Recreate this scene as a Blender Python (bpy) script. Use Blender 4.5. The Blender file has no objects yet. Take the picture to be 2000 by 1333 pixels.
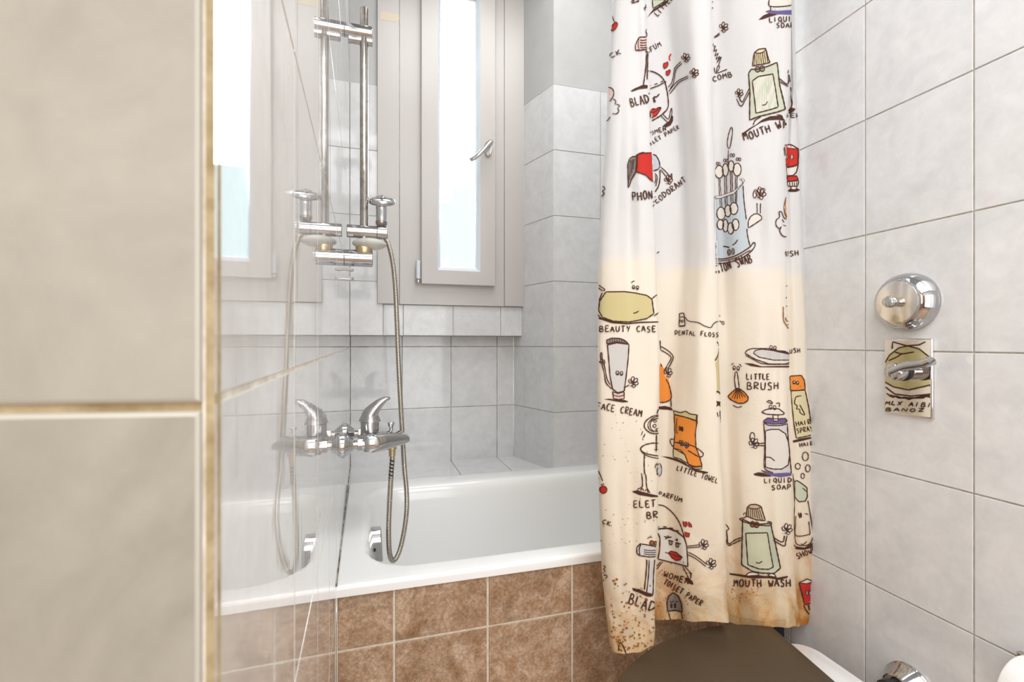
import bpy, bmesh, math, random
from mathutils import Vector, Matrix
from mathutils.bvhtree import BVHTree
from mathutils.geometry import delaunay_2d_cdt

S = bpy.context.scene
COL = S.collection
rnd = random.Random(7)

# ------------------------------------------------------------------ camera
F = 945.0                       # focal length in pixels of the 2000 px frame
CX, HY = 1000.0, 668.6          # principal column, horizon row
TH = math.radians(16.45)        # yaw of the camera from the depth axis of the tub alcove
ST, CT = math.sin(TH), math.cos(TH)
ZC = 1.06                       # eye height above the floor
cam = bpy.data.cameras.new('camera')
cam.sensor_width = 36.0
cam.lens = F * 36.0 / 2000.0
cam.shift_y = (HY - 666.5) / 2000.0
cam.clip_start = 0.01
cam.dof.use_dof = True
cam.dof.focus_distance = 1.45
cam.dof.aperture_fstop = 9.0
camo = bpy.data.objects.new('camera', cam)
COL.objects.link(camo)
camo.location = (0, 0, ZC)
camo.rotation_euler = (math.radians(90), 0, -TH)
S.camera = camo

# ------------------------------------------------------------------ light
S.view_settings.view_transform = 'Standard'
S.view_settings.look = 'None'
S.view_settings.gamma = 1.0
S.view_settings.use_curve_mapping = False
S.view_settings.exposure = 1.25
w = bpy.data.worlds.new('world'); S.world = w
w.use_nodes = True
bg = w.node_tree.nodes['Background']
bg.inputs[0].default_value = (0.90, 0.96, 1.0, 1)
bg.inputs[1].default_value = 10.0

def area(name, loc, size, power, col, rot=(0, 0, 0), sy=None):
    l = bpy.data.lights.new(name, 'AREA')
    l.energy = power; l.color = col
    l.shape = 'RECTANGLE'; l.size = size; l.size_y = sy or size
    o = bpy.data.objects.new(name, l); COL.objects.link(o)
    o.location = loc; o.rotation_euler = rot
    return o
area('room_ceiling_light', (0.0, -0.62, 2.59), 1.9, 23.0, (0.955, 0.98, 1.0), sy=1.6)
area('tub_fill_light', (0.45, 1.22, 2.60), 0.8, 4.4, (0.98, 0.98, 0.97), sy=0.7)  # added lamp, brightens the tub and the pier
area('rear_fill_light', (0.35, -1.57, 1.15), 1.1, 6.5, (1.0, 0.99, 0.98), rot=(math.radians(90), 0, 0), sy=1.7)  # added soft fill behind the camera for even front lighting
area('side_fill_light', (-1.0, -0.7, 1.45), 0.8, 6.5, (1.0, 0.985, 0.965), rot=(math.radians(88), 0, math.radians(-75)), sy=1.2)  # added fill from the left to lift the right wall

# ------------------------------------------------------------------ pixel helpers
def ray(px, py):
    u = (px - CX) / F
    return Vector((ST + u * CT, CT - u * ST, -(py - HY) / F))
def onY(px, py, Y):
    d = ray(px, py); t = Y / d.y
    return Vector((d.x * t, Y, ZC + d.z * t))
def Xat(px, Y):
    d = ray(px, HY); return d.x / d.y * Y
def xl(Y): return -(0.0534 + 0.0087 * Y)       # left wall
def xr(Y): return 1.0184 + 0.0276 * Y          # right wall
def wallR(px, py):                              # point of a pixel on the right wall
    d = ray(px, py); t = 1.0184 / (d.x - 0.0276 * d.y)
    return Vector((d.x * t, d.y * t, ZC + d.z * t))

# ------------------------------------------------------------------ materials
def mat(name, col=(.8, .8, .8), rough=.5, metal=0.0, spec=.5, **kw):
    m = bpy.data.materials.new(name); m.use_nodes = True
    b = m.node_tree.nodes['Principled BSDF']
    b.inputs['Base Color'].default_value = (*col, 1)
    b.inputs['Roughness'].default_value = rough
    b.inputs['Metallic'].default_value = metal
    b.inputs['Specular IOR Level'].default_value = spec
    for k, v in kw.items():
        b.inputs[k.replace('_', ' ')].default_value = v
    return m
def N(m, t, **kw):
    n = m.node_tree.nodes.new(t)
    for k, v in kw.items(): setattr(n, k, v)
    return n
def L(m, a, b): m.node_tree.links.new(a, b)
def pb(m): return m.node_tree.nodes['Principled BSDF']
def posnode(m, scale=(1, 1, 1)):
    g = N(m, 'ShaderNodeNewGeometry')
    mp = N(m, 'ShaderNodeMapping'); mp.inputs['Scale'].default_value = scale
    L(m, g.outputs['Position'], mp.inputs['Vector'])
    return g, mp.outputs[0]
def noise(m, vec, scale, detail=4, rough=.55, dist=0.0):
    n = N(m, 'ShaderNodeTexNoise')
    n.inputs['Scale'].default_value = scale; n.inputs['Detail'].default_value = detail
    n.inputs['Roughness'].default_value = rough; n.inputs['Distortion'].default_value = dist
    L(m, vec, n.inputs['Vector']); return n.outputs['Fac']
def ramp(m, fac, stops):
    r = N(m, 'ShaderNodeValToRGB')
    while len(r.color_ramp.elements) < len(stops): r.color_ramp.elements.new(.5)
    for e, (p, c) in zip(r.color_ramp.elements, stops):
        e.position = p; e.color = (*c, 1) if len(c) == 3 else c
    L(m, fac, r.inputs[0]); return r.outputs[0]
def mix(m, fac, a, b, mode='MIX'):
    x = N(m, 'ShaderNodeMix', data_type='RGBA', blend_type=mode)
    for s, v in ((0, fac), (6, a), (7, b)):
        if isinstance(v, (int, float)): x.inputs[s].default_value = v
        elif isinstance(v, tuple): x.inputs[s].default_value = (*v, 1)
        else: L(m, v, x.inputs[s])
    return x.outputs[2]
def bump(m, fac, dist, strength=1.0):
    b = N(m, 'ShaderNodeBump'); b.inputs['Distance'].default_value = dist
    b.inputs['Strength'].default_value = strength
    L(m, fac, b.inputs['Height']); L(m, b.outputs[0], pb(m).inputs['Normal'])

def tile_mat(name, lo, hi, rough, wav=0.00010, wscale=22.0):
    m = mat(name, hi, rough, spec=.5)
    g, v = posnode(m)
    ofs = N(m, 'ShaderNodeVectorMath', operation='SCALE'); ofs.inputs[0].default_value = (7, 5, 9)
    L(m, g.outputs['Random Per Island'], ofs.inputs['Scale'])
    add = N(m, 'ShaderNodeVectorMath', operation='ADD'); L(m, v, add.inputs[0]); L(m, ofs.outputs[0], add.inputs[1])
    n1 = noise(m, add.outputs[0], 9, 6, .6, 1.2)
    n2 = noise(m, add.outputs[0], 38, 5, .65, .6)
    c1 = ramp(m, n1, [(.30, lo), (.62, hi)])
    c2 = ramp(m, n2, [(.35, (.93, .93, .93)), (.65, (1, 1, 1))])
    c = mix(m, 1.0, c1, c2, 'MULTIPLY')
    tone = ramp(m, g.outputs['Random Per Island'], [(0, (.965, .965, .965)), (1, (1, 1, 1))])
    c = mix(m, 1.0, c, tone, 'MULTIPLY')
    L(m, c, pb(m).inputs['Base Color'])
    bump(m, noise(m, add.outputs[0], wscale, 2, .4), wav)
    return m
M = {}
M['tile'] = tile_mat('pale grey marbled tile', (.675, .68, .69), (.755, .757, .762), .07)
M['tile_left'] = tile_mat('glossy pale tile', (.62, .605, .575), (.71, .695, .665), .02, 0.00020, 15.0)
pb(M['tile_left']).inputs['Coat Weight'].default_value = .55
pb(M['tile_left']).inputs['Coat Roughness'].default_value = .012
M['tile_pillar'] = tile_mat('cream marbled tile', (.268, .25, .207), (.342, .322, .272), .42)
M['brown'] = tile_mat('brown stone tile', (.285, .178, .10), (.50, .365, .255), .42)
M['pillar_edge'] = mat('rounded cream tile edge', (.41, .39, .34), .3)  # paler glaze, with light caught on the rounding put into the colour
M['tile_edge'] = mat('pale glazed tile edge', (.60, .585, .54), .15)
def speckle(m):
    g, v = posnode(m)
    src = pb(m).inputs['Base Color'].links[0].from_socket
    n = noise(m, v, 170, 6, .8)
    k = ramp(m, n, [(.40, (.72, .68, .66)), (.60, (1.22, 1.2, 1.18))])
    n2 = noise(m, v, 24, 6, .75, 1.0)
    k2 = ramp(m, n2, [(.36, (.84, .70, .56)), (.64, (1.2, 1.28, 1.38))])
    c = mix(m, 1.0, mix(m, 1.0, src, k, 'MULTIPLY'), k2, 'MULTIPLY')
    L(m, c, pb(m).inputs['Base Color'])
speckle(M['brown'])
def wavy(m, dist, sc):                 # the glaze is drawn in long upright waves
    g, v = posnode(m, (1, 1, .12))
    bump(m, noise(m, v, sc, 3, .5), dist)
wavy(M['tile_left'], .00042, 17.0)
def grout_mat(name, a, b, sc=60):
    m = mat(name, a, .9, spec=.2)
    g, v = posnode(m)
    L(m, ramp(m, noise(m, v, sc, 5, .7), [(.35, a), (.65, b)]), pb(m).inputs['Base Color'])
    return m
M['grout'] = grout_mat('grey beige grout', (.38, .35, .29), (.56, .53, .47))
M['grout_dark'] = grout_mat('mouldy grout', (.10, .085, .065), (.50, .47, .40), 22)
M['grout_left'] = grout_mat('light grout', (.50, .45, .36), (.74, .70, .63))
M['grout_pillar'] = grout_mat('yellowed grout', (.25, .175, .08), (.46, .38, .24), 35)
M['grout_brown'] = grout_mat('cream grout', (.60, .52, .41), (.76, .69, .58))
M['plaster'] = mat('white plaster', (.78, .78, .76), .8)
g_, v_ = posnode(M['plaster'])
L(M['plaster'], ramp(M['plaster'], noise(M['plaster'], v_, 5, 5, .6), [(.35, (.47, .465, .46)), (.6, (.51, .51, .507))]), pb(M['plaster']).inputs['Base Color'])
bump(M['plaster'], noise(M['plaster'], v_, 40, 5, .6), .0012)
M['chrome'] = mat('chrome', (.54, .54, .55), .055, 1.0)
M['mirror_chrome'] = mat('polished chrome', (.78, .77, .75), .02, 1.0)
M['chrome_worn'] = mat('limescaled chrome', (.72, .70, .68), .14, 1.0)
g_, v_ = posnode(M['chrome_worn'])
L(M['chrome_worn'], ramp(M['chrome_worn'], noise(M['chrome_worn'], v_, 55, 6, .7), [(.35, (.33, .28, .235)), (.62, (.44, .425, .41))]), pb(M['chrome_worn']).inputs['Base Color'])
L(M['chrome_worn'], ramp(M['chrome_worn'], noise(M['chrome_worn'], v_, 90, 5, .7), [(.4, (.09, .09, .09)), (.65, (.20, .20, .20))]), pb(M['chrome_worn']).inputs['Roughness'])
M['brass'] = mat('dull brass', (.62, .50, .30), .3, 1.0)
M['hose'] = mat('steel hose', (.44, .40, .34), .22, 1.0)
M['enamel'] = mat('white enamel', (.90, .90, .89), .12, Coat_Weight=.3)
M['pvc'] = mat('white window profile', (.55, .52, .50), .32)
M['pvc_b'] = mat('daylight tinted window profile', (.70, .74, .78), .3)  # window light on the bead is put into this bluish colour
M['steel'] = mat('satin metal', (.60, .58, .56), .3, 1.0)
M['black'] = mat('black rubber', (.015, .015, .017), .5)
M['clear'] = mat('milky plastic', (.86, .84, .78), .25, Transmission_Weight=.45, IOR=1.3)
M['lid'] = mat('grey brown plastic', (.070, .046, .026), .45)
g_, v_ = posnode(M['lid'])
bump(M['lid'], noise(M['lid'], v_, 420, 2, .5), .00012)
M['ceramic'] = mat('white ceramic', (.87, .87, .87), .08, Coat_Weight=.4)
M['paper'] = mat('white tissue', (.86, .86, .85), .95, spec=.1)
g_, v_ = posnode(M['paper']); bump(M['paper'], noise(M['paper'], v_, 160, 3, .6), .0006)
M['card'] = mat('grey cardboard', (.45, .38, .30), .9)
M['navy'] = mat('dark navy plastic', (.006, .010, .030), .4)
M['floor'] = tile_mat('beige floor tile', (.40, .33, .26), (.55, .47, .39), .35)
M['wood'] = mat('varnished wood', (.30, .15, .06), .35)
g_, v_ = posnode(M['wood'], (12, 12, .8))
L(M['wood'], ramp(M['wood'], noise(M['wood'], v_, 3, 5, .6, .5), [(.3, (.20, .09, .035)), (.7, (.42, .23, .10))]), pb(M['wood']).inputs['Base Color'])
M['wallpaint'] = mat('warm brown wall paint', (.30, .20, .13), .6)
M['outside'] = mat('pale rendered outside wall', (.036, .050, .052), .9)
M['stain'] = mat('stained window paint', (.70, .60, .48), .6)
gl = bpy.data.materials.new('window glass'); gl.use_nodes = True
nt = gl.node_tree; nt.nodes.clear()
o_ = nt.nodes.new('ShaderNodeOutputMaterial'); mx = nt.nodes.new('ShaderNodeMixShader')
tr = nt.nodes.new('ShaderNodeBsdfTransparent'); gs = nt.nodes.new('ShaderNodeBsdfGlossy'); fr = nt.nodes.new('ShaderNodeFresnel')
tr.inputs[0].default_value = (.94, .97, .97, 1); gs.inputs['Roughness'].default_value = .02
nt.links.new(fr.outputs[0], mx.inputs[0]); nt.links.new(tr.outputs[0], mx.inputs[1]); nt.links.new(gs.outputs[0], mx.inputs[2])
nt.links.new(mx.outputs[0], o_.inputs[0]); M['glass'] = gl

# ------------------------------------------------------------------ object helpers
def link(name, bm, mats, parent=None, smooth=True, bevel=0.0, segs=2, ang=35):
    me = bpy.data.meshes.new(name)
    bmesh.ops.recalc_face_normals(bm, faces=bm.faces)
    bm.to_mesh(me); bm.free()
    if not isinstance(mats, (list, tuple)): mats = [mats]
    for m in mats: me.materials.append(m)
    for p in me.polygons: p.use_smooth = smooth
    o = bpy.data.objects.new(name, me); COL.objects.link(o)
    if parent: o.parent = parent; o.matrix_parent_inverse = Matrix.Translation(parent.location).inverted() if parent.type == 'EMPTY' else Matrix()
    if bevel:
        b = o.modifiers.new('bevel', 'BEVEL'); b.width = bevel; b.segments = segs
        b.limit_method = 'ANGLE'; b.angle_limit = math.radians(ang)
    if smooth:
        me.shade_smooth()
        me.set_sharp_from_angle(angle=math.radians(ang + (30 if bevel else 0)))
    return o
def thing(name, label, cat, loc=(0, 0, 0), group=None):
    o = bpy.data.objects.new(name, None); COL.objects.link(o)
    o.location = loc; o.empty_display_size = .05
    o['label'] = label; o['category'] = cat
    if group: o['group'] = group
    return o
def struct(o): o['kind'] = 'structure'; return o
def tag(o, label, cat): o['label'] = label; o['category'] = cat; return o

def box(bm, x0, x1, y0, y1, z0, z1):
    vs = [bm.verts.new(p) for p in ((x0, y0, z0), (x1, y0, z0), (x1, y1, z0), (x0, y1, z0), (x0, y0, z1), (x1, y0, z1), (x1, y1, z1), (x0, y1, z1))]
    for f in ((3, 2, 1, 0), (4, 5, 6, 7), (0, 1, 5, 4), (1, 2, 6, 5), (2, 3, 7, 6), (3, 0, 4, 7)):
        bm.faces.new([vs[i] for i in f])
    return vs
def quad(bm, *ps, mi=0):
    f = bm.faces.new([bm.verts.new(p) for p in ps]); f.material_index = mi; return f
def frame_of(d):
    d = Vector(d).normalized()
    a = Vector((0, 0, 1)) if abs(d.z) < .9 else Vector((1, 0, 0))
    u = d.cross(a).normalized(); v = d.cross(u).normalized()
    return d, u, v
def lathe(bm, o, d, prof, n=32, su=1.0, sv=1.0):
    """revolve (s, r) about the axis o + s d"""
    o = Vector(o); d, u, v = frame_of(d)
    rings = []
    for s, r in prof:
        if r <= 1e-6: rings.append([bm.verts.new(o + d * s)])
        else: rings.append([bm.verts.new(o + d * s + u * (r * su * math.cos(2 * math.pi * k / n)) + v * (r * sv * math.sin(2 * math.pi * k / n))) for k in range(n)])
    for a, b in zip(rings, rings[1:]):
        if len(a) == 1 and len(b) == 1: continue
        for k in range(n):
            k2 = (k + 1) % n
            if len(a) == 1: bm.faces.new((a[0], b[k], b[k2]))
            elif len(b) == 1: bm.faces.new((a[k], b[0], a[k2]))
            else: bm.faces.new((a[k], b[k], b[k2], a[k2]))
    for rg in (rings[0], rings[-1]):
        if len(rg) > 1: bm.faces.new(rg)
def cyl(bm, a, b, r, r2=None, n=28, bev=0.0):
    a, b = Vector(a), Vector(b); ln = (b - a).length
    r2 = r if r2 is None else r2
    if bev: lathe(bm, a, b - a, [(0, r - bev), (bev, r), (ln - bev, r2), (ln, r2 - bev)], n)
    else: lathe(bm, a, b - a, [(0, r), (ln, r2)], n)
def ball(bm, c, rx, ry, rz, n=28, m=16):
    c = Vector(c)
    rings = []
    for i in range(m + 1):
        a = math.pi * i / m
        if i in (0, m): rings.append([bm.verts.new(c + Vector((0, 0, rz * math.cos(a))))])
        else: rings.append([bm.verts.new(c + Vector((rx * math.sin(a) * math.cos(2 * math.pi * k / n), ry * math.sin(a) * math.sin(2 * math.pi * k / n), rz * math.cos(a)))) for k in range(n)])
    for a, b in zip(rings, rings[1:]):
        for k in range(n):
            k2 = (k + 1) % n
            if len(a) == 1: bm.faces.new((a[0], b[k], b[k2]))
            elif len(b) == 1: bm.faces.new((a[k], b[0], a[k2]))
            else: bm.faces.new((a[k], b[k], b[k2], a[k2]))
def catmull(pts, per=8):
    pts = [Vector(p) for p in pts]; out = []
    P = [pts[0] * 2 - pts[1]] + pts + [pts[-1] * 2 - pts[-2]]
    for i in range(1, len(P) - 2):
        for k in range(per):
            t = k / per
            a, b, c, d = P[i - 1], P[i], P[i + 1], P[i + 2]
            out.append(.5 * ((2 * b) + (c - a) * t + (2 * a - 5 * b + 4 * c - d) * t * t + (3 * b - a - 3 * c + d) * t ** 3))
    out.append(pts[-1]); return out
def tube(bm, pts, rad, n=12, flat=None):
    """tube along points; rad is a number or function of (index, fraction)"""
    pts = [Vector(p) for p in pts]
    prev = None; rings = []
    for i, p in enumerate(pts):
        t = (pts[min(i + 1, len(pts) - 1)] - pts[max(i - 1, 0)]).normalized()
        if prev is None: _, u, v = frame_of(t)
        else:
            u = (prev - t * prev.dot(t)).normalized(); v = t.cross(u)
        prev = u
        r = rad(i, i / (len(pts) - 1)) if callable(rad) else rad
        ru, rv = r if isinstance(r, tuple) else (r, r)
        rings.append([bm.verts.new(p + u * (ru * math.cos(2 * math.pi * k / n)) + v * (rv * math.sin(2 * math.pi * k / n))) for k in range(n)])
    for a, b in zip(rings, rings[1:]):
        for k in range(n): bm.faces.new((a[k], b[k], b[(k + 1) % n], a[(k + 1) % n]))
    bm.faces.new(rings[0]); bm.faces.new(rings[-1])
def resample(pts, step):
    pts = [Vector(p) for p in pts]; out = [pts[0]]; acc = 0.0
    for a, b in zip(pts, pts[1:]):
        d = (b - a).length
        if d == 0: continue
        s = step - acc
        while s <= d:
            out.append(a + (b - a) * (s / d)); s += step
        acc = (acc + d) % step
    out.append(pts[-1]); return out

def tiles(name, O, U, V, us, vs, mats, gap=.003, bev=.0012, deep=.0022, tilt=.00012, back=.012):
    """tiled wall in the plane O + u U + v V; mats = [tile, grout]; one mesh, each tile a bevelled slab over the grout bed"""
    O, U, V = Vector(O), Vector(U).normalized(), Vector(V).normalized()
    Nn = U.cross(V).normalized()
    if Nn.dot(Vector((0, 0, ZC)) - O) < 0: Nn = -Nn
    bm = bmesh.new()
    def P(u, v, h): return O + U * u + V * v + Nn * h
    # grout bed, with real thickness
    c = [(us[0], vs[0]), (us[-1], vs[0]), (us[-1], vs[-1]), (us[0], vs[-1])]
    f = [bm.verts.new(P(a, b, -deep)) for a, b in c]; g = [bm.verts.new(P(a, b, -back)) for a, b in c]
    for q in ([f[0], f[1], f[2], f[3]], [g[3], g[2], g[1], g[0]], [f[1], f[0], g[0], g[1]], [f[2], f[1], g[1], g[2]], [f[3], f[2], g[2], g[3]], [f[0], f[3], g[3], g[0]]):
        bm.faces.new(q).material_index = 1
    for u0, u1 in zip(us, us[1:]):
        for v0, v1 in zip(vs, vs[1:]):
            h = gap / 2
            a0, a1, b0, b1 = u0 + h, u1 - h, v0 + h, v1 - h
            if a1 - a0 < 4 * bev or b1 - b0 < 4 * bev: continue
            tx, ty, tz = rnd.uniform(-tilt, tilt), rnd.uniform(-tilt, tilt), rnd.uniform(-tilt, tilt)
            def hh(u, v): return tz + tx * (2 * (u - a0) / (a1 - a0) - 1) + ty * (2 * (v - b0) / (b1 - b0) - 1)
            loops = []
            for ins, dh in ((0, -deep * 1.2), (0, -bev), (bev * .3, -bev * .3), (bev, 0)):
                loops.append([bm.verts.new(P(u, v, hh(u, v) + dh)) for u, v in ((a0 + ins, b0 + ins), (a1 - ins, b0 + ins), (a1 - ins, b1 - ins), (a0 + ins, b1 - ins))])
            for li, (l0, l1) in enumerate(zip(loops, loops[1:])):
                for k in range(4): bm.faces.new((l0[k], l0[(k + 1) % 4], l1[(k + 1) % 4], l1[k])).material_index = 2 if len(mats) > 2 else 0
            bm.faces.new(loops[-1])
    o = link(name, bm, mats, smooth=False)
    return struct(o)
def rows(lo, hi, base=-.0185 + ZC, pitch=.2525):
    k0 = math.ceil((lo - base) / pitch + .08); out = [lo]
    k = k0
    while base + k * pitch < hi - .02: out.append(base + k * pitch); k += 1
    return out + [hi]

# ------------------------------------------------------------------ room shell
ZR = ZC - .4935            # tub rim / ledge level
YB, YU, YP, YF = 2.003, 1.940, 1.735, 1.014   # lower back wall, upper back wall, pier front, tub front
ZT = ZC + .9915            # top of the tiling in the alcove
CEIL = 2.62
TG = [M['tile'], M['grout']]
XP0, XP1 = .598, .679      # pier: inner corner, outer corner
def xpier(Y): return XP0 + (YB - Y) * (XP1 - XP0) / (YB - YP)

tiles('wall_left', (xl(0), 0, 0), (-.0087, 1, 0), (0, 0, 1),
      [.1997, .419, .619, .819, 1.019, 1.219, 1.419, 1.619, 1.819, 2.012], [0.0, .283, .5355, .787, 1.0385, 1.291, 1.5435, 1.796, ZT],
      [M['tile_left'], M['grout_left'], M['tile_edge']], gap=.0030, bev=.0006, deep=.0006, tilt=.00007, back=.0026)
tiles('wall_front', (-.0553, .1985, 0), (-.984, .176, 0), (0, 0, 1), [.0016, .2, .4, .6, .8, 1.0],
      [0.0, .281, .5335, .786, 1.0365, 1.289, 1.5415, 1.794, 2.046, 2.30, CEIL], [M['tile_pillar'], M['grout_pillar'], M['pillar_edge']], gap=.0030, bev=.0018, tilt=.00005)
bm = bmesh.new()       # grouted corner between the two
quad(bm, (-.0566, .1990, 0), (-.0541, .2005, 0), (-.0541, .2005, CEIL), (-.0566, .1990, CEIL))
quad(bm, (-.0566, .1990, 0), (-.0566, .1990, CEIL), (-.0585, .2040, CEIL), (-.0585, .2040, 0))
quad(bm, (-.0541, .2005, 0), (-.0585, .2040, 0), (-.0585, .2040, CEIL), (-.0541, .2005, CEIL))
struct(link('trim_1', bm, M['grout_pillar'], smooth=False))
tiles('wall_right', (xr(-1.62), -1.62, 0), (.0276, 1, 0), (0, 0, 1),
      [k for k in [0] + [1.62 + .596 - .2014 * j for j in range(10, -8, -1)] if 0 <= k < 3.62] + [3.62],
      [0.0, .0312] + [ZC - .0186 + .2523 * k for k in range(-3, 6)] + [CEIL], TG, gap=.0026)
GD = [M['tile'], M['grout_dark']]
tiles('wall_back', (0, YB, 0), (1, 0, 0), (0, 0, 1), [xl(YB), .128, .327, .525, XP0 + .002], rows(ZR - .02, ZC + .032), GD, gap=.0022)
# upper back wall: tiled strip beside the window and the sill box under it
tiles('wall_back_upper', (0, YU, 0), (1, 0, 0), (0, 0, 1), [xl(YU), .052], [ZC + .025, ZC + .234, ZC + .4865, ZC + .739, ZT], TG, gap=.002)
tiles('wall_back_sill', (0, YU, 0), (1, 0, 0), (0, 0, 1), [.052, .128, .325, .524, xpier(YU)], [ZC + .025, ZC + .1475], TG, gap=.0025)
bm = bmesh.new()
box(bm, xl(YU) - .003, xpier(YU) + .01, YU + .0121, YB + .004, ZC + .024, ZC + .1475)
struct(link('trim_2', bm, M['grout_dark'], smooth=False))
LP = math.hypot(XP1 - XP0, YB - YP)
tiles('wall_pier_side', (XP0, YB, 0), (XP1 - XP0, YP - YB, 0), (0, 0, 1), [0, .082, LP], rows(ZR - .02, ZT), TG, gap=.0022)
tiles('wall_pier_front', (XP1, YP, 0), (1, 0, 0), (0, 0, 1), [0, .1984, xr(YP) - XP1 + .006], rows(ZR - .02, ZT), TG, gap=.0022)
# tiled ledge behind the tub
tiles('trim_3', (0, YP, ZR), (1, 0, 0), (0, 1, 0), [xl(YB), .128, .327, .525, .70], [-.02, YB - YP + .002], GD, gap=.0022)
# plaster above the tiles
bm = bmesh.new()
def vplane(bm, a, b, z0, z1, th):
    a, b = Vector((*a, 0)), Vector((*b, 0)); t = Vector((*th, 0))
    p = [a, b, b + t, a + t]
    lo = [bm.verts.new(q + Vector((0, 0, z0))) for q in p]; hi = [bm.verts.new(q + Vector((0, 0, z1))) for q in p]
    bm.faces.new(lo[::-1]); bm.faces.new(hi)
    for k in range(4): bm.faces.new((lo[k], lo[(k + 1) % 4], hi[(k + 1) % 4], hi[k]))
vplane(bm, (xl(.2), .2), (xl(2.02), 2.02), ZT, CEIL, (-.03, 0))
struct(link('wall_left_plaster', bm, M['plaster'], smooth=False))
bm = bmesh.new(); vplane(bm, (xl(YU) - .02, YU + .002), (.052, YU + .002), ZT, CEIL, (0, .05))
struct(link('wall_back_plaster', bm, M['plaster'], smooth=False))
bm = bmesh.new(); vplane(bm, (XP0 - .01, YB + .033), (XP1 + .0006, YP + .001), ZT, CEIL, (.03, .012))
struct(link('wall_pier_side_plaster', bm, M['plaster'], smooth=False))
bm = bmesh.new(); vplane(bm, (XP1 + .0006, YP + .001), (xr(YP) + .02, YP + .001), ZT, CEIL, (0, .04))
struct(link('wall_pier_front_plaster', bm, M['plaster'], smooth=False))
# tub front in brown stone tile
tiles('wall_tub', (0, YF, 0), (1, 0, 0), (0, 0, 1), [xl(YF) + .0005, .0490, .2454, .4424, .640, .838, xr(YF)],
      [0, .2465, ZC - .6135, ZR + .004], [M['brown'], M['grout_brown']], gap=.0048, bev=.0016, tilt=.0003)
# rest of the bathroom behind the viewer
tiles('floor', (-1.06, -1.65, 0), (1, 0, 0), (0, 1, 0), [.2 * k for k in range(12)], [.2 * k for k in range(19)], [M['brown'], M['grout_brown']], gap=.005)
bm = bmesh.new(); box(bm, -1.06, 1.12, -1.65, 2.1, CEIL, CEIL + .05)
struct(link('ceiling', bm, M['plaster'], smooth=False))
bm = bmesh.new(); vplane(bm, (-1.05, -1.62), (1.0, -1.62), 0, CEIL, (0, -.04)); struct(link('wall_rear', bm, M['plaster'], smooth=False))
bm = bmesh.new(); vplane(bm, (-1.03, -1.62), (-1.03, .42), 0, CEIL, (-.04, 0)); struct(link('wall_side', bm, M['wallpaint'], smooth=False))
dr = thing('door_1', 'brown wooden door in the wall behind the viewer', 'door', (-.35, -1.60, 0)); dr['kind'] = 'structure'
bm = bmesh.new(); box(bm, -.75, .05, -1.615, -1.585, .005, 2.03); link('leaf', bm, M['wood'], dr, bevel=.004)
bm = bmesh.new(); cyl(bm, (-.02, -1.585, 1.02), (-.02, -1.54, 1.02), .009); tube(bm, [(-.02, -1.54, 1.02), (-.12, -1.54, 1.02)], .008); link('door_handle', bm, M['steel'], dr)

# ------------------------------------------------------------------ window
win = thing('window_1', 'white framed narrow window with bright pane and lever handle', 'window', (.33, YU, ZC + .1475)); win['kind'] = 'structure'
YW = 1.928; ZW0 = ZC + .1480; ZW1 = ZC + 1.50
def wx(px, Y=YW): return Xat(px, Y)
bm = bmesh.new()
box(bm, wx(737), wx(780), YW, YU + .05, ZW0, ZW1)
link('casing', bm, M['pvc'], win, bevel=.002)
bm = bmesh.new()
box(bm, wx(985.5), xpier(YW) + .004, YW, YU + .05, ZW0, ZW1)
link('casing', bm, M['pvc'], win, bevel=.002)
bm = bmesh.new()                     # fixed frame
zs0 = onY(900, 559, 1.93).z
box(bm, wx(780.8), wx(836), YW + .0015, YU + .05, ZW0, ZW1)
box(bm, wx(955), wx(984.7), YW + .0015, YU + .05, ZW0, ZW1)
box(bm, wx(836), wx(955), YW + .0015, YU + .05, ZW0, zs0 + .02)
box(bm, wx(836), wx(955), YW + .0015, YU + .05, ZW1 - .05, ZW1)
link('fixed_frame', bm, M['pvc'], win, smooth=False)
YS = 1.906                            # sash stands proud of the frame
def sx(px): return Xat(px, YS)
zb, zg = onY(900, 557, YS).z, onY(895, 529, YS).z
sash = bpy.data.objects.new('sash', None)
bm = bmesh.new()
x0, x1, x2, x3 = sx(823), sx(855), sx(938), sx(968)
ib = [(Xat(860.5, YS + .03), onY(895, 521, YS + .03).z), (Xat(928.5, YS + .03), onY(895, 521, YS + .03).z)]
ZS1 = ZW1 - .035
ib += [(ib[1][0], ZS1 - .07), (ib[0][0], ZS1 - .07)]
# mitred ring: front faces by corner quads, then depth
o_in = [(x1, zg), (x2, zg), (x2, ZS1 - .06), (x1, ZS1 - .06)]; o_out = [(x0, zb), (x3, zb), (x3, ZS1), (x0, ZS1)]
def ringv(l, Y): return [bm.verts.new((a, Y, b)) for a, b in l]
A, B, C_, D_ = ringv(o_out, YS), ringv(o_in, YS), ringv(ib, YS + .03), ringv(o_out, YS + .045)
E_ = ringv(ib, YS + .045)
for k in range(4):
    j = (k + 1) % 4
    bm.faces.new((A[k], A[j], B[j], B[k])); bm.faces.new((B[k], B[j], C_[j], C_[k])).material_index = 1
    bm.faces.new((A[j], A[k], D_[k], D_[j])); bm.faces.new((C_[k], C_[j], E_[j], E_[k])); bm.faces.new((E_[k], E_[j], D_[j], D_[k]))
sash = link('sash', bm, [M['pvc'], M['pvc_b']], win, bevel=.0025, segs=2, ang=50)
bm = bmesh.new(); box(bm, x1 - .002, x2 + .002, YS + .033, YS + .039, zg - .002, ZS1 - .055)
link('glass_pane', bm, M['glass'], win, smooth=False)
bm = bmesh.new()                      # hinge at the lower left of the sash
hx = sx(817)
cyl(bm, (hx, YS + .004, onY(817, 545, YS).z), (hx, YS + .004, onY(817, 509, YS).z), .0085, n=20, bev=.002)
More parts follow.
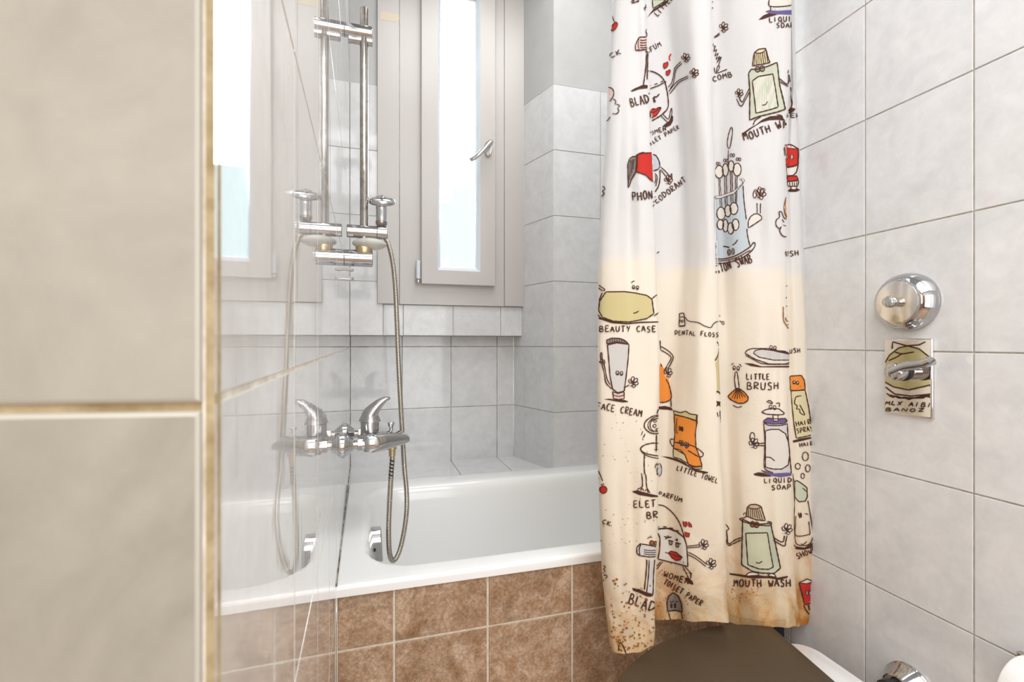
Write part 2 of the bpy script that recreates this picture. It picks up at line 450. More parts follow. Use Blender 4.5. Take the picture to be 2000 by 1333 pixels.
h_ = link('hinge', bm, M['pvc_b'], win)
bm = bmesh.new(); cyl(bm, (hx, YS + .004, onY(817, 553, YS).z), (hx, YS + .004, onY(817, 546, YS).z), .0095, n=20, bev=.002)
link('hinge_cap', bm, M['chrome'], h_)
bm = bmesh.new()                      # handle
hc = onY(953, 292, YS)
lathe(bm, hc, (0, -1, 0), [(0, .0165), (.008, .0165), (.011, .014), (.011, 0)], 28, 1.0, 1.9)
hr = link('handle_rosette', bm, M['steel'], win)
bm = bmesh.new()
e_ = onY(921, 312, YS - .075)
tube(bm, catmull([hc + Vector((0, -.008, .008)), hc + Vector((0, -.045, .008)), hc + Vector((-.006, -.058, .006)), hc.lerp(e_, .6) + Vector((0, -.012, 0)), e_], 8), lambda i, f: (.0085 + .003 * f, .0075), 16)
link('handle_lever', bm, M['steel'], hr)
bm = bmesh.new()                      # old stain on the casing
box(bm, wx(743), wx(779), YW - .0006, YW + .001, onY(760, 41, YW).z, onY(760, 25, YW).z)
link('paint_stain', bm, M['stain'], win, smooth=False)
bm = bmesh.new(); box(bm, .045, xpier(YU) + .03, YU - .012, YU + .06, ZW1 - .002, CEIL)
struct(link('wall_back_lintel', bm, M['plaster'], smooth=False))
# neighbouring wall seen through the pane
bm = bmesh.new(); box(bm, -3.0, 7.5, 6.0, 6.4, -3.0, onY(890, 366, 6.0).z)
tag(link('neighbour_wall', bm, M['outside'], smooth=False), 'pale bluish outside wall filling the lower half of the window pane', 'wall')

# ------------------------------------------------------------------ bathtub
tub = thing('bathtub', 'white enamel bathtub built in behind brown stone tiles', 'bathtub', (.49, 1.375, ZR - .38))
def rrect(x0, x1, y0, y1, r, z, n=12):
    out = []
    for cx_, cy_, a0 in ((x1 - r, y1 - r, 0), (x0 + r, y1 - r, 90), (x0 + r, y0 + r, 180), (x1 - r, y0 + r, 270)):
        for k in range(n + 1):
            a = math.radians(a0 + 90 * k / n)
            out.append(Vector((cx_ + r * math.cos(a), cy_ + r * math.sin(a), z)))
    return out
bm = bmesh.new()
loops = []
ox0, ox1, oy0, oy1 = xl(1.37) - .001, 1.046, YF - .005, YP + .006
for dz, ins, r in ((-.010, 0, .005), (.004, 0, .005), (.0085, .0012, .006), (.0110, .004, .008), (.0118, .008, .012)):
    loops.append(rrect(ox0 + ins, ox1 - ins, oy0 + ins, oy1 - ins, r, ZR + dz))
ix0, ix1, iy0, iy1 = -.010, .985, 1.066, 1.655
for dz, ins, r in ((.0118, -.012, .125), (.0112, -.004, .12), (.009, .002, .115), (.004, .008, .11), (-.004, .013, .105), (-.016, .018, .10), (-.04, .022, .10), (-.14, .034, .10), (-.26, .05, .10), (-.33, .066, .10), (-.365, .09, .10), (-.385, .13, .09), (-.39, .19, .06)):
    loops.append(rrect(ix0 + ins * .9, ix1 - ins * (1 if dz > -.05 else 1.6), iy0 + ins, iy1 - ins, r, ZR + dz))
vl = [[bm.verts.new(p) for p in l] for l in loops]
for a, b in zip(vl, vl[1:]):
    for k in range(len(a)): bm.faces.new((a[k], a[(k + 1) % len(a)], b[(k + 1) % len(a)], b[k]))
bm.faces.new(vl[-1])
link('tub_shell', bm, M['enamel'], tub, ang=60)
bm = bmesh.new()                        # overflow cover on the end of the tub
oc = onY(732, 1064, 1.36)
cx0 = Xat(720, 1.36); cx1 = Xat(744.5, 1.36)
prof = [(cx0 - .004, .0), (cx0 + .012, -.004), (cx0 + .024, -.004), (cx1, 0)]
zt_, zb_ = onY(732, 1035, 1.36).z, onY(735, 1093, 1.36).z
vs_ = []
for k in range(9):                      # a bent strap: curved at the top, flat at the foot
    f = k / 8; z = zt_ + (zb_ - zt_) * f
    dy = .016 * (1 - math.sin(min(1, f / .55) * math.pi / 2)); dx = .0045 * f
    vs_.append([bm.verts.new((cx0 + dx, 1.338 + dy, z)), bm.verts.new((cx1 + dx, 1.338 + dy, z)), bm.verts.new((cx1 + dx, 1.40 - dy, z)), bm.verts.new((cx0 + dx, 1.40 - dy, z))])
for a, b in zip(vs_, vs_[1:]):
    for k in range(4): bm.faces.new((a[k], a[(k + 1) % 4], b[(k + 1) % 4], b[k]))
bm.faces.new(vs_[0]); bm.faces.new(vs_[-1])
ov = link('overflow_cover', bm, M['chrome'], tub, bevel=.003, ang=40)
bm = bmesh.new(); dpt = onY(731.5, 1075, 1.337)
cyl(bm, dpt, dpt + Vector((0, -.0015, 0)), .0042, n=20); link('overflow_screw', bm, M['black'], ov)
bm = bmesh.new(); lathe(bm, (.16, 1.36, ZR - .3905), (0, 0, 1), [(0, .03), (.003, .028), (.004, 0)], 28); link('drain', bm, M['chrome'], tub)

bm = bmesh.new()
tube(bm, [(xl(y) + .0003, y, ZR + .0118) for y in (YF, 1.2, 1.5, YP, YB)], .0016, 8)
struct(link('trim_4', bm, M['grout_dark']))
bm = bmesh.new(); box(bm, -.12, 1.12, YB + .013, YB + .04, 0, ZR + .05); struct(link('wall_back_base', bm, M['plaster'], smooth=False))

# ------------------------------------------------------------------ bath mixer tap
YM = 1.372; XW = xl(YM); ZM = onY(730, 856, YM).z
tap = thing('bath_mixer_tap', 'chrome bath mixer tap on the glossy left wall above the tub', 'tap', (XW, YM, ZM))
for yy in (YM - .075, YM + .075):
    xw = xl(yy)
    bm = bmesh.new(); lathe(bm, (xw - .001, yy, ZM), (1, 0, 0), [(0, .032), (.006, .032), (.008, .031), (.021, .019), (.027, .0155), (.027, 0)], 36)
    fl = link('wall_flange', bm, M['chrome'], tap)
    bm = bmesh.new(); cyl(bm, (xw + .024, yy, ZM), (xw + .050, yy, ZM), .0105); lathe(bm, (xw + .036, yy, ZM), (1, 0, 0), [(0, .0145), (.001, .0165), (.013, .0165), (.014, .0145)], 6)
    link('union_nut', bm, M['chrome_worn'], fl, ang=25)
XB = XW + .072
bm = bmesh.new()                         # body bar, with the arched spout joined to it
tube(bm, [(XB, YM - .092, ZM), (XB, YM - .088, ZM), (XB, YM - .05, ZM), (XB, YM, ZM), (XB, YM + .05, ZM), (XB, YM + .088, ZM), (XB, YM + .092, ZM)],
     lambda i, f: .015 if i in (0, 6) else (.021 if i in (1, 5) else .0235), 24)
for yy in (YM - .075, YM + .075): cyl(bm, (xl(yy) + .048, yy, ZM), (XB, yy, ZM), .0155)
link('tap_body', bm, M['chrome'], tap, ang=50)
bm = bmesh.new()
tip = onY(799, 855, YM)
rings = []
for f, hu, hl, wy in ((-.22, .019, .018, .080), (-.19, .0245, .024, .084), (0, .0265, .0265, .084), (.2, .0255, .0255, .076), (.45, .023, .0225, .058), (.7, .017, .0175, .040), (.88, .0115, .0135, .028), (.96, .008, .011, .022), (1.0, .004, .008, .017)):
    x = XB + (tip.x - XB) * f; zc_ = ZM + (tip.z - ZM) * f
    rg = []
    for k in range(24):
        a = 2 * math.pi * k / 24; s_, c_ = math.sin(a), math.cos(a)
        sg = lambda v: math.copysign(abs(v) ** .36, v)
        rg.append(bm.verts.new((x, YM + wy * sg(c_), zc_ + (hu if s_ > 0 else hl) * sg(s_))))
    rings.append(rg)
for a, b in zip(rings, rings[1:]):
    for k in range(24): bm.faces.new((a[k], a[(k + 1) % 24], b[(k + 1) % 24], b[k]))
bm.faces.new(rings[0]); bm.faces.new(rings[-1])
link('spout', bm, M['chrome'], tap, ang=60)
hb = onY(722.5, 842, YM); ht = onY(722.5, 823, YM)
bm = bmesh.new(); lathe(bm, hb, (0, 0, 1), [(-.01, .0245), (0, .0245), (ht.z - hb.z - .001, .0245), (ht.z - hb.z, .0235)], 32)
link('cartridge_sleeve', bm, M['chrome'], tap)
bm = bmesh.new()                         # lever: dome that runs out into a curved horn
c0 = Vector((hb.x, YM, ht.z + .002)); lt = onY(762, 778, YM)
path = catmull([c0 + Vector((0, 0, -.001)), c0 + Vector((.0005, 0, .008)), c0 + Vector((.002, 0, .018)), onY(731, 799, YM), onY(741, 788.5, YM), onY(752, 780.5, YM), lt], 6)
tube(bm, path, lambda i, f: ((.0262 * (1 - f) ** .5 + .005), (.0262 * (1 - f) ** .95 + .0035)), 28)
link('lever_handle', bm, M['chrome'], tap, ang=60)
bm = bmesh.new(); kn = onY(764, 842, YM)
lathe(bm, kn + Vector((0, 0, -.006)), (0, 0, 1), [(0, .0045), (.016, .0045), (.018, .007), (.028, .0095), (.030, .0085), (.030, 0)], 20)
link('diverter_knob', bm, M['chrome'], tap)

# ------------------------------------------------------------------ shower rail
YR = 1.42; XWR = xl(YR)
rail = thing('shower_rail', 'chrome shower rail with round pole on the glossy left wall', 'shower rail', (XWR, YR, onY(711, 506, YR).z))
px_ = onY(711, 500, YR)
bm = bmesh.new(); cyl(bm, (px_.x, YR, onY(711, 500, YR).z), (px_.x, YR, onY(711, 17, YR).z), .0113, bev=.001)
link('pole', bm, M['chrome_worn'], rail)
def hcyl(bm, x0, p, r, bev=.002, n=32):
    cyl(bm, (x0, YR, p.z), (p.x, YR, p.z), r, n=n, bev=bev)
bm = bmesh.new(); hcyl(bm, XWR - .001, onY(727.5, 63, YR - .01), .0185)
p2 = onY(728, 77, YR - .01); cyl(bm, (XWR + .01, YR + .004, p2.z), (p2.x, YR + .004, p2.z), .013, bev=.0015)
link('upper_bracket', bm, M['chrome'], rail)
bm = bmesh.new(); hcyl(bm, XWR - .001, onY(728, 506, YR), .0235)
link('lower_bracket', bm, M['chrome'], rail)
sl = onY(757, 456, YR)
bm = bmesh.new(); hcyl(bm, XWR + .006, sl, .0185)
slo = link('slider', bm, M['chrome'], rail)
bm = bmesh.new(); hcyl(bm, sl.x - .030, Vector((sl.x - .0285, YR, sl.z)), .0187, bev=.0002)
link('slider_ring', bm, M['black'], slo)
bm = bmesh.new(); c_ = onY(722, 477, YR)
ball(bm, c_, .047, .036, .0165); link('soap_tray', bm, M['clear'], rail)
bm = bmesh.new(); lathe(bm, (px_.x, YR, onY(711, 498, YR).z), (0, 0, 1), [(0, .021), (.003, .023), (.020, .023), (.024, .021)], 28)
link('collar', bm, M['brass'], rail)
bm = bmesh.new()
wk = onY(690, 526, YR)
for dz in (0, -.024):
    tube(bm, catmull([(XWR - .001, YR - .02, wk.z + dz), (XWR + .02, YR - .02, wk.z + dz - .003), (XWR + .024, YR, wk.z + dz), (XWR + .02, YR + .02, wk.z + dz - .003), (XWR - .001, YR + .02, wk.z + dz)], 5), .0014, 8)
link('wire_hook', bm, M['steel'], rail)

# hand shower in the slider
hs = thing('hand_shower', 'chrome hand shower standing head up in the rail slider', 'hand shower', onY(746, 446, YR))
bm = bmesh.new()
b0 = Vector((onY(745, 449, YR).x, YR, sl.z + .0235)); b1 = onY(745, 396, YR)
tube(bm, catmull([b0, b0.lerp(b1, .25), b0.lerp(b1, .6), b1, b1 + Vector((0, .004, .012))], 6), lambda i, f: .0142 + .0022 * f, 24)
link('shower_handle', bm, M['chrome'], hs, ang=60)
bm = bmesh.new(); hcn = onY(746, 383.5, YR)
lathe(bm, hcn, (.05, .40, -.90), [(0, 0), (.0008, .014), (.004, .027), (.009, .0350), (.016, .0370), (.021, .0355), (.023, .031), (.023, 0)], 40)
link('shower_head', bm, M['chrome'], hs, ang=50)
bm = bmesh.new(); lathe(bm, b0 + Vector((0, 0, -.004)), (0, 0, 1), [(0, .0125), (.004, .0155), (.012, .0165), (.014, .014)], 24)
link('handle_collar', bm, M['chrome_worn'], hs)

# hose
hose_px = [(752, 464, 1.42), (759, 478, 1.42), (767, 512, 1.42), (772, 560, 1.42), (775, 625, 1.42), (778, 700, 1.415), (782, 780, 1.42), (786, 850, 1.43), (790, 915, 1.425), (794, 960, 1.41), (794, 1000, 1.40), (788, 1045, 1.395), (779, 1080, 1.39), (768.5, 1096, 1.385), (761, 1082, 1.38), (759, 1035, 1.375), (761, 980, 1.37), (764, 925, 1.369), (766, 900, 1.368), (766, 887.5, 1.368)]
pts = resample(catmull([onY(*p) for p in hose_px], 14), .0011)
bm = bmesh.new()
tube(bm, pts, lambda i, f: .0072 if (i % 4) in (0, 1) else .0062, 12)
bm.faces.ensure_lookup_table()
for k, f_ in enumerate(bm.faces):                # the spiral is pulled open just under the tap
    ring = k // 12; left = len(pts) - ring; col = k % 12
    if 12 < left < 62 and (ring + col * .6) % 9 < 4: f_.material_index = 1
hz = thing('shower_hose', 'ribbed steel hose looping from the hand shower into the tub and up to the tap', 'hose', onY(766, 884, 1.368))
link('hose_tube', bm, [M['hose'], M['black']], hz, ang=80)
bm = bmesh.new(); on = onY(766, 872.5, 1.368)
lathe(bm, on, (0, 0, -1), [(0, .0115), (.008, .0115), (.010, .009), (.026, .0088), (.027, .007)], 20)
link('union_nut', bm, M['brass'], hz)

# ------------------------------------------------------------------ right wall fittings
def wall_frame(p):          # outward axis of the right wall
    return Vector((-1, .0276, 0)).normalized()
AX = wall_frame(None)
fc = wallR(1776, 591)
fb = thing('flush_button', 'round domed chrome flush button on the right tiled wall', 'flush button', fc)
bm = bmesh.new(); lathe(bm, fc, AX, [(-.001, .058), (.004, .0585), (.012, .058), (.022, .0545), (.030, .048), (.034, .0435), (.0345, .041)], 56)
link('dome_cover', bm, M['chrome'], fb, ang=40)
bm = bmesh.new(); lathe(bm, fc + AX * .0335, AX, [(0, .0415), (.0015, .0412), (.002, .040), (.002, 0)], 56)
link('push_plate', bm, mat('brushed chrome', (.80, .76, .70), .16, 1.0), fb, ang=30)
bm = bmesh.new(); lathe(bm, fc + AX * .034, AX, [(0, .010), (.008, .0098), (.013, .0115), (.020, .0118), (.025, .0095), (.027, .005), (.027, 0)], 32)
link('knob', bm, M['chrome'], fb)

pc = wallR(1777, 737)
sv = thing('lever_valve', 'rectangular chrome wall plate with lever below the round flush button', 'valve', pc)
UY = Vector((.0276, 1, 0)).normalized()
bm = bmesh.new()
c4 = [pc + UY * a + Vector((0, 0, b)) for a, b in ((-.046, -.077), (.046, -.077), (.046, .077), (-.046, .077))]
va = [bm.verts.new(p - AX * .001) for p in c4]; vb = [bm.verts.new(p + AX * .008) for p in c4]
bm.faces.new(va[::-1]); bm.faces.new(vb)
for k in range(4): bm.faces.new((va[k], va[(k + 1) % 4], vb[(k + 1) % 4], vb[k]))
link('wall_plate', bm, M['mirror_chrome'], sv, bevel=.003, segs=3)
hub = pc + UY * -.012 + Vector((0, 0, .012))
bm = bmesh.new(); lathe(bm, hub + AX * .007, AX, [(0, .0175), (.022, .0165), (.022, .012), (.044, .012)], 32); link('stem', bm, M['chrome'], sv, ang=30)
bm = bmesh.new(); lathe(bm, hub + AX * .0295, AX, [(-.002, .0165), (.001, .0180), (.006, .0180), (.008, .0165)], 32); link('seal_ring', bm, M['black'], sv, ang=30)
bm = bmesh.new(); lathe(bm, hub + AX * .036, AX, [(0, .015), (.002, .017), (.022, .0175), (.027, .0155), (.029, .010), (.029, 0)], 32)
lv0 = hub + AX * .055; lv1 = hub + AX * .050 + UY * -.062 + Vector((0, 0, .024))
tube(bm, catmull([lv0 + UY * .004, lv0.lerp(lv1, .3) + Vector((0, 0, .004)), lv0.lerp(lv1, .75), lv1], 8), lambda i, f: (.0140 - .0065 * f if f < .7 else .0095 + .008 * (f - .7), .0095 - .001 * f), 20)
link('lever', bm, M['chrome'], sv, ang=50)

# ------------------------------------------------------------------ toilet
ZL = ZC - .645; YC = .735
wc = thing('toilet', 'white toilet with closed grey brown lid beside the shower curtain', 'toilet', (.66, YC, 0))
half = [(.405, .0), (.410, .030), (.424, .056), (.447, .086), (.49, .121), (.55, .153), (.6145, .176), (.69, .188), (.76, .190), (.82, .177), (.8775, .152)]
def egg(k=1.0, dx=0.0, xc=.66):
    up = [(xc + (x - xc) * k + dx, YC + y * k) for x, y in half]
    return [(p.x, p.y) for p in resample(catmull([(a, b, 0) for a, b in up], 5), .012)]
def slab(bm, out, zs):                  # zs: list of (scale, z)
    cx_ = .66
    rings = []
    full = out + [(x, 2 * YC - y) for x, y in out[::-1]][0:-1]
    full = [(x - (.15 * (.887 - y) * (x - .8) / .0775 if x > .8 else 0), y) for x, y in full]
    for k, z in zs: rings.append([bm.verts.new((cx_ + (x - cx_) * k, YC + (y - YC) * k, z)) for x, y in full])
    n = len(full)
    for a, b in zip(rings, rings[1:]):
        for i in range(n): bm.faces.new((a[i], a[(i + 1) % n], b[(i + 1) % n], b[i]))
    bm.faces.new(rings[0]); bm.faces.new(rings[-1])
bm = bmesh.new(); slab(bm, egg(), [(.985, ZL - .016), (1.0, ZL - .014), (1.0, ZL - .006), (.995, ZL - .002), (.985, ZL), (.80, ZL + .0008), (.4, ZL + .0012)])
link('lid', bm, M['lid'], wc, ang=40)
bm = bmesh.new(); slab(bm, egg(), [(.97, ZL - .0255), (.985, ZL - .024), (.985, ZL - .018), (.97, ZL - .0165)])
link('seat', bm, M['lid'], wc, ang=40)
bm = bmesh.new()
zt = ZL - .026
rings = []
def bowl_ring(z, xf, xb, hw, rb):
    out = []
    n = 28
    for k in range(n + 1):               # front half ellipse
        a = math.pi / 2 + math.pi * k / n
        out.append((xf + (.70 - xf) * (1 + math.cos(a)), YC + hw * math.sin(a), z))
    for k in range(9):
        a = -math.pi / 2 + (math.pi / 2) * k / 8
        out.append((xb - rb + rb * math.cos(a), YC - (hw * .72 - rb) + rb * math.sin(a), z))
    for k in range(9):
        a = (math.pi / 2) * k / 8
        out.append((xb - rb + rb * math.cos(a), YC + (hw * .72 - rb) + rb * math.sin(a), z))
    return [bm.verts.new(p) for p in out]
for z, xf, xb, hw, rb in ((zt, .432, .934, .170, .045), (zt - .003, .425, .940, .176, .05), (zt - .03, .424, .941, .177, .05), (zt - .10, .46, .90, .155, .05), (zt - .2, .54, .87, .12, .04), (.10, .56, .86, .105, .04), (.02, .54, .88, .115, .04), (.001, .54, .88, .115, .04)):
    rings.append(bowl_ring(z, xf, xb, hw, rb))
for a, b in zip(rings, rings[1:]):
    n = len(a)
    for i in range(n): bm.faces.new((a[i], a[(i + 1) % n], b[(i + 1) % n], b[i]))
bm.faces.new(rings[0]); bm.faces.new(rings[-1])
link('bowl', bm, M['ceramic'], wc, ang=50)
for yy in (YC - .075, YC + .075):
    bm = bmesh.new(); cyl(bm, (.868, yy - .02, ZL - .018), (.868, yy + .02, ZL - .018), .008, bev=.001); link('hinge', bm, M['lid'], wc)

ec = wallR(1779, 1347)
fp = thing('flush_pipe', 'short black flush pipe with chrome wall rosette behind the toilet', 'pipe', ec)
bm = bmesh.new(); lathe(bm, ec, AX, [(-.001, .048), (.003, .0485), (.005, .047), (.008, .0475), (.011, .045), (.020, .040), (.034, .032), (.036, .029)], 48)
link('wall_rosette', bm, M['chrome'], fp, ang=25)
bm = bmesh.new(); lathe(bm, ec, AX, [(.01, .023), (.045, .023), (.047, .025), (.060, .025), (.062, .022), (ec.x - .9425, .022)], 32)
link('rubber_sleeve', bm, M['black'], fp, ang=30)

# toilet paper and its holder
RP = .054
rc = Vector((.975, .453, ZC - .5435))
rl = thing('toilet_paper_roll', 'white toilet paper roll on the right wall beside the toilet', 'toilet paper', rc)
bm = bmesh.new()
prof = [(-.048, .021), (-.049, RP - .002), (-.046, RP), (.046, RP), (.049, RP - .002), (.048, .021)]
d_, u_, v_ = frame_of(UY)
rr = []
for s, r in prof: rr.append([bm.verts.new(rc + UY * s + u_ * (r * math.cos(2 * math.pi * k / 56)) + v_ * (r * math.sin(2 * math.pi * k / 56))) for k in range(56)])
for a, b in zip(rr, rr[1:] + rr[:1]):
    for k in range(56): bm.faces.new((a[k], b[k], b[(k + 1) % 56], a[(k + 1) % 56]))
link('paper', bm, M['paper'], rl, ang=50)
bm = bmesh.new(); rr = []
for s, r in ((-.0475, .0205), (.0475, .0205), (.0475, .0195), (-.0475, .0195)): rr.append([bm.verts.new(rc + UY * s + u_ * (r * math.cos(2 * math.pi * k / 32)) + v_ * (r * math.sin(2 * math.pi * k / 32))) for k in range(32)])
for a, b in zip(rr, rr[1:] + rr[:1]):
    for k in range(32): bm.faces.new((a[k], b[k], b[(k + 1) % 32], a[(k + 1) % 32]))
link('core', bm, M['card'], rl, ang=50)
hp = Vector((xr(.505), .530, ZC - .531))
ph = thing('paper_holder', 'chrome toilet paper holder mounted on the right wall', 'paper holder', hp)
bm = bmesh.new(); box(bm, hp.x - .010, hp.x + .001, hp.y - .050, hp.y + .0, hp.z - .05, hp.z + .022); link('mounting_plate', bm, M['chrome'], ph, bevel=.003)
bm = bmesh.new(); tube(bm, [(hp.x - .006, .515, rc.z + .01), (hp.x - .03, .515, rc.z + .006), (rc.x, .514, rc.z + .003), (rc.x + .02, .509, rc.z)], .005, 14); link('arm', bm, M['chrome'], ph, ang=60)

# slim navy container in the corner
nx0, nx1 = Xat(1512, .985), Xat(1533, .985)
nv = thing('storage_container', 'slim dark navy container in the corner between tub front and toilet', 'container', (nx0 + .017, .985, 0))
bm = bmesh.new(); box(bm, nx0, nx1, .985, 1.006, 0.0, ZC - .69); link('container_body', bm, M['navy'], nv, bevel=.003)
bm = bmesh.new(); box(bm, nx0, nx1, .9845, 1.0065, ZC - .69, ZC - .675); link('container_lid', bm, M['navy'], nv, bevel=.003)

# ceiling lamps (unseen, they carry the room light; the tub one is added)
for nm, lab, x, y, r in (('ceiling_lamp', 'flat square white ceiling lamp behind the viewer', .0, -.62, .8), ('ceiling_lamp', 'small square white fill lamp added above the tub', .45, 1.22, .4)):
    lp = thing(nm, lab, 'lamp', (x, y, CEIL))
    bm = bmesh.new(); box(bm, x - r, x + r, y - r, y + r, CEIL - .018, CEIL); link('lamp_housing', bm, M['pvc'], lp, bevel=.004)

#CURTAIN#
# ------------------------------------------------------------------ shower curtain
def lerp_tab(tab, y):
    if y <= tab[0][0]:
        (a, b), (c, d) = tab[0], tab[1]
        return b + (d - b) / (c - a) * (y - a) * .5
    for (a, b), (c, d) in zip(tab, tab[1:]):
        if y <= c: return b + (d - b) * (y - a) / (c - a)
    return tab[-1][1]
EL = [(0, 1198), (100, 1192), (200, 1186), (300, 1182), (400, 1174), (550, 1168), (700, 1167), (900, 1168), (1000, 1172), (1100, 1178), (1200, 1190), (1280, 1203)]
EA = [(0, 1262), (100, 1263), (200, 1268), (300, 1272), (400, 1277), (500, 1281), (600, 1284), (700, 1287), (800, 1286), (900, 1285), (1000, 1284), (1100, 1280), (1200, 1277), (1280, 1274)]
EB = [(0, 1318), (300, 1340), (500, 1346), (800, 1330), (1100, 1330), (1220, 1340)]
EC = [(0, 1388), (100, 1390), (200, 1391), (300, 1394), (400, 1396), (500, 1399), (600, 1402), (700, 1404), (800, 1406), (900, 1409), (1000, 1414), (1100, 1417), (1220, 1424)]
ED = [(0, 1545), (100, 1545), (200, 1537), (300, 1533), (400, 1535), (500, 1536), (600, 1538), (700, 1541), (800, 1541), (900, 1545), (1000, 1548), (1100, 1552), (1220, 1556)]
ER = [(0, 1552), (100, 1554), (200, 1560), (300, 1563), (400, 1566), (500, 1570), (600, 1574), (700, 1577), (800, 1583), (900, 1587), (1000, 1589), (1100, 1589), (1150, 1588), (1230, 1578)]
ZTOP = 2.165
def profile(py):
    """plan of the folds at a height, as (pixel column, depth) control points"""
    l, a, b, c, d, r = (lerp_tab(t, py) for t in (EL, EA, EB, EC, ED, ER))
    d = min(d, r - 6)
    dd = max(-.012, min(0.0, -.012 + .012 * (700 - py) / 700))   # the lower cloth hangs a little nearer
    wl = .004 * math.sin(py / 90.0)
    p = [(l + 2, .950, 0), (l, .935, 0), (l + 6, .905, 0), (l + (a - l) * .30, .888 + wl, 1), (l + (a - l) * .52, .894 - wl, 1), (l + (a - l) * .74, .884 + wl, 1), (a - 7, .882, 1), (a, .892, 1), (a - 5, .915, 1), (a - 17, .940, 2),
         (a - 20, .968, 2), (a - 6, .984, 2), (a + 14, .985, 2), (b - 16, .968, 3), (b + 6, .936, 3), (b + (c - b) * .45, .908 - wl, 3), (c - 12, .895, 3), (c, .902, 3), (c - 5, .922, 3), (c - 16, .945, 4),
         (c - 16, .972, 4), (c - 2, .980, 4), (c + 14, .976, 5), (c + (d - c) * .28, .946 + wl, 5), (c + (d - c) * .45, .926, 5), (c + (d - c) * .62, .912 - wl, 5), (c + (d - c) * .78, .903 + wl, 5), (d - 12, .896, 5), (d, .902, 5), (d - 4, .918, 5), (d - 11, .936, 6),
         (d - 9, .950, 6), (d + 1, .955, 6), (d + (r - d) * .4, .945, 7), (r - 5, .945, 7), (r, .955, 7), (r + 1, .962, 7)]
    return [(Xat(x, y + dd), y + dd) for x, y, k in p]
# how far the lower edge hangs along the cloth, as the drop below eye height per metre of distance
HEM = [(0, 1264), (.05, 1274), (.09, 1278), (.15, 1270), (.194, 1261), (.25, 1232), (.28, 1213), (.33, 1212), (.40, 1214), (.47, 1215), (.50, 1217), (.58, 1217), (.61, 1219), (.68, 1227), (.75, 1227), (.78, 1226), (.86, 1222), (.92, 1222), (1.0, 1214)]
def hem(f, p):
    """height of the lower edge along the cloth"""
    return ZC - (lerp_tab(HEM, f) - HY) * (p.x * ST + p.y * CT) / F
cbm = bmesh.new()
NV = 96
cols = None; grid = []
for j in range(NV + 1):
    g = j / NV
    zref = ZTOP + (ZC - .63 - ZTOP) * g
    py = HY - (zref - ZC) * F / 1.09
    plan = catmull([(x, y, 0) for x, y in profile(py)], 9)
    n = len(plan); row = []
    for i, p in enumerate(plan):
        f = i / (n - 1)
        z = ZTOP + (hem(f, p) - ZTOP) * g
        k = min(1, max(0, (py + 200) / 900))
        wr = .0012 * math.sin(f * 60 + z * 11) * k + .0016 * math.sin(z * 23 + f * 31) * k
        if py > 1000:
            q = min(1, (py - 1000) / 200)
            wr += q * (.0026 * math.sin(f * 95 + z * 40) + .0024 * math.sin(f * 43 - z * 75))
        row.append(cbm.verts.new((p.x + wr * .25, p.y + wr, z)))
    grid.append(row)
for a, b in zip(grid, grid[1:]):
    for i in range(len(a) - 1): cbm.faces.new((a[i], b[i], b[i + 1], a[i + 1]))
cbm.normal_update()
BV = BVHTree.FromBMesh(cbm)
EYE = Vector((0, 0, ZC))
def hit(px, py, off):
    off = off * 1.5 + .0006
    d = ray(px, py).normalized()
    h = BV.ray_cast(EYE, d)
    if h[0] is None: return None
    n = h[1] if h[1].dot(d) < 0 else -h[1]
    return h[0] + n * off
INK = ['fabric', 'ink', 'red', 'green', 'orange', 'blue', 'purple', 'grey', 'yellow', 'white', 'pink', 'rust', 'pale', 'lime', 'cap', 'straw']
ci = {k: i for i, k in enumerate(INK)}
pbm = bmesh.new()
ZX = {1: 0, 2: 280, 3: 530, 4: 780, 5: 1033}
K = .225
def T(z, p): return (1150 + p[0] * K, ZX[z] + p[1] * K)
def jump(a, b): return a is None or b is None or (a - b).length > .012
PAN = ((EL, EA), (EA, EC), (EC, ED), (ED, ER))
CLIP = [None]
def in_pan(k, x, y):
    a, b = PAN[k]; return lerp_tab(a, y) - (3 if k else 30) <= x <= lerp_tab(b, y) + (30 if k == 3 else -.3)
def pan_of(pts):
    if CLIP[0] is not None: return CLIP[0]
    n = [sum(in_pan(k, x, y) for x, y in pts) for k in range(4)]
    return max(range(4), key=lambda k: n[k])
def line_px(pts, wid, c='ink', off=.0009):
    if len(pts) < 2: return
    k = pan_of(pts); run = []
    for p in resample([(x, y, 0) for x, y in pts], 1.3) + [None]:
        if p is not None and in_pan(k, p.x, p.y): run.append((p.x, p.y)); continue
        if len(run) > 2: line_run(run, wid, c, off)
        run = []
def line_run(pts, wid, c, off):
    P2 = resample([(x, y, 0) for x, y in pts], 2.6)
    Lf, Rt = [], []
    for i, p in enumerate(P2):
        t = P2[min(i + 1, len(P2) - 1)] - P2[max(i - 1, 0)]
        if t.length < 1e-6: t = Vector((1, 0, 0))
        t.normalize(); nn = Vector((-t.y, t.x, 0))
        w_ = wid * (.5 + .09 * math.sin(i * .9 + p.x))
        if i in (0, len(P2) - 1): w_ *= .6
        Lf.append(hit(p.x + nn.x * w_, p.y + nn.y * w_, off)); Rt.append(hit(p.x - nn.x * w_, p.y - nn.y * w_, off))
    vL = [pbm.verts.new(p) if p else None for p in Lf]; vR = [pbm.verts.new(p) if p else None for p in Rt]
    for i in range(len(P2) - 1):
        if jump(Lf[i], Lf[i + 1]) or jump(Rt[i], Rt[i + 1]) or jump(Lf[i], Rt[i]) or jump(Lf[i + 1], Rt[i + 1]): continue
        pbm.faces.new((vL[i], vL[i + 1], vR[i + 1], vR[i])).material_index = ci[c]
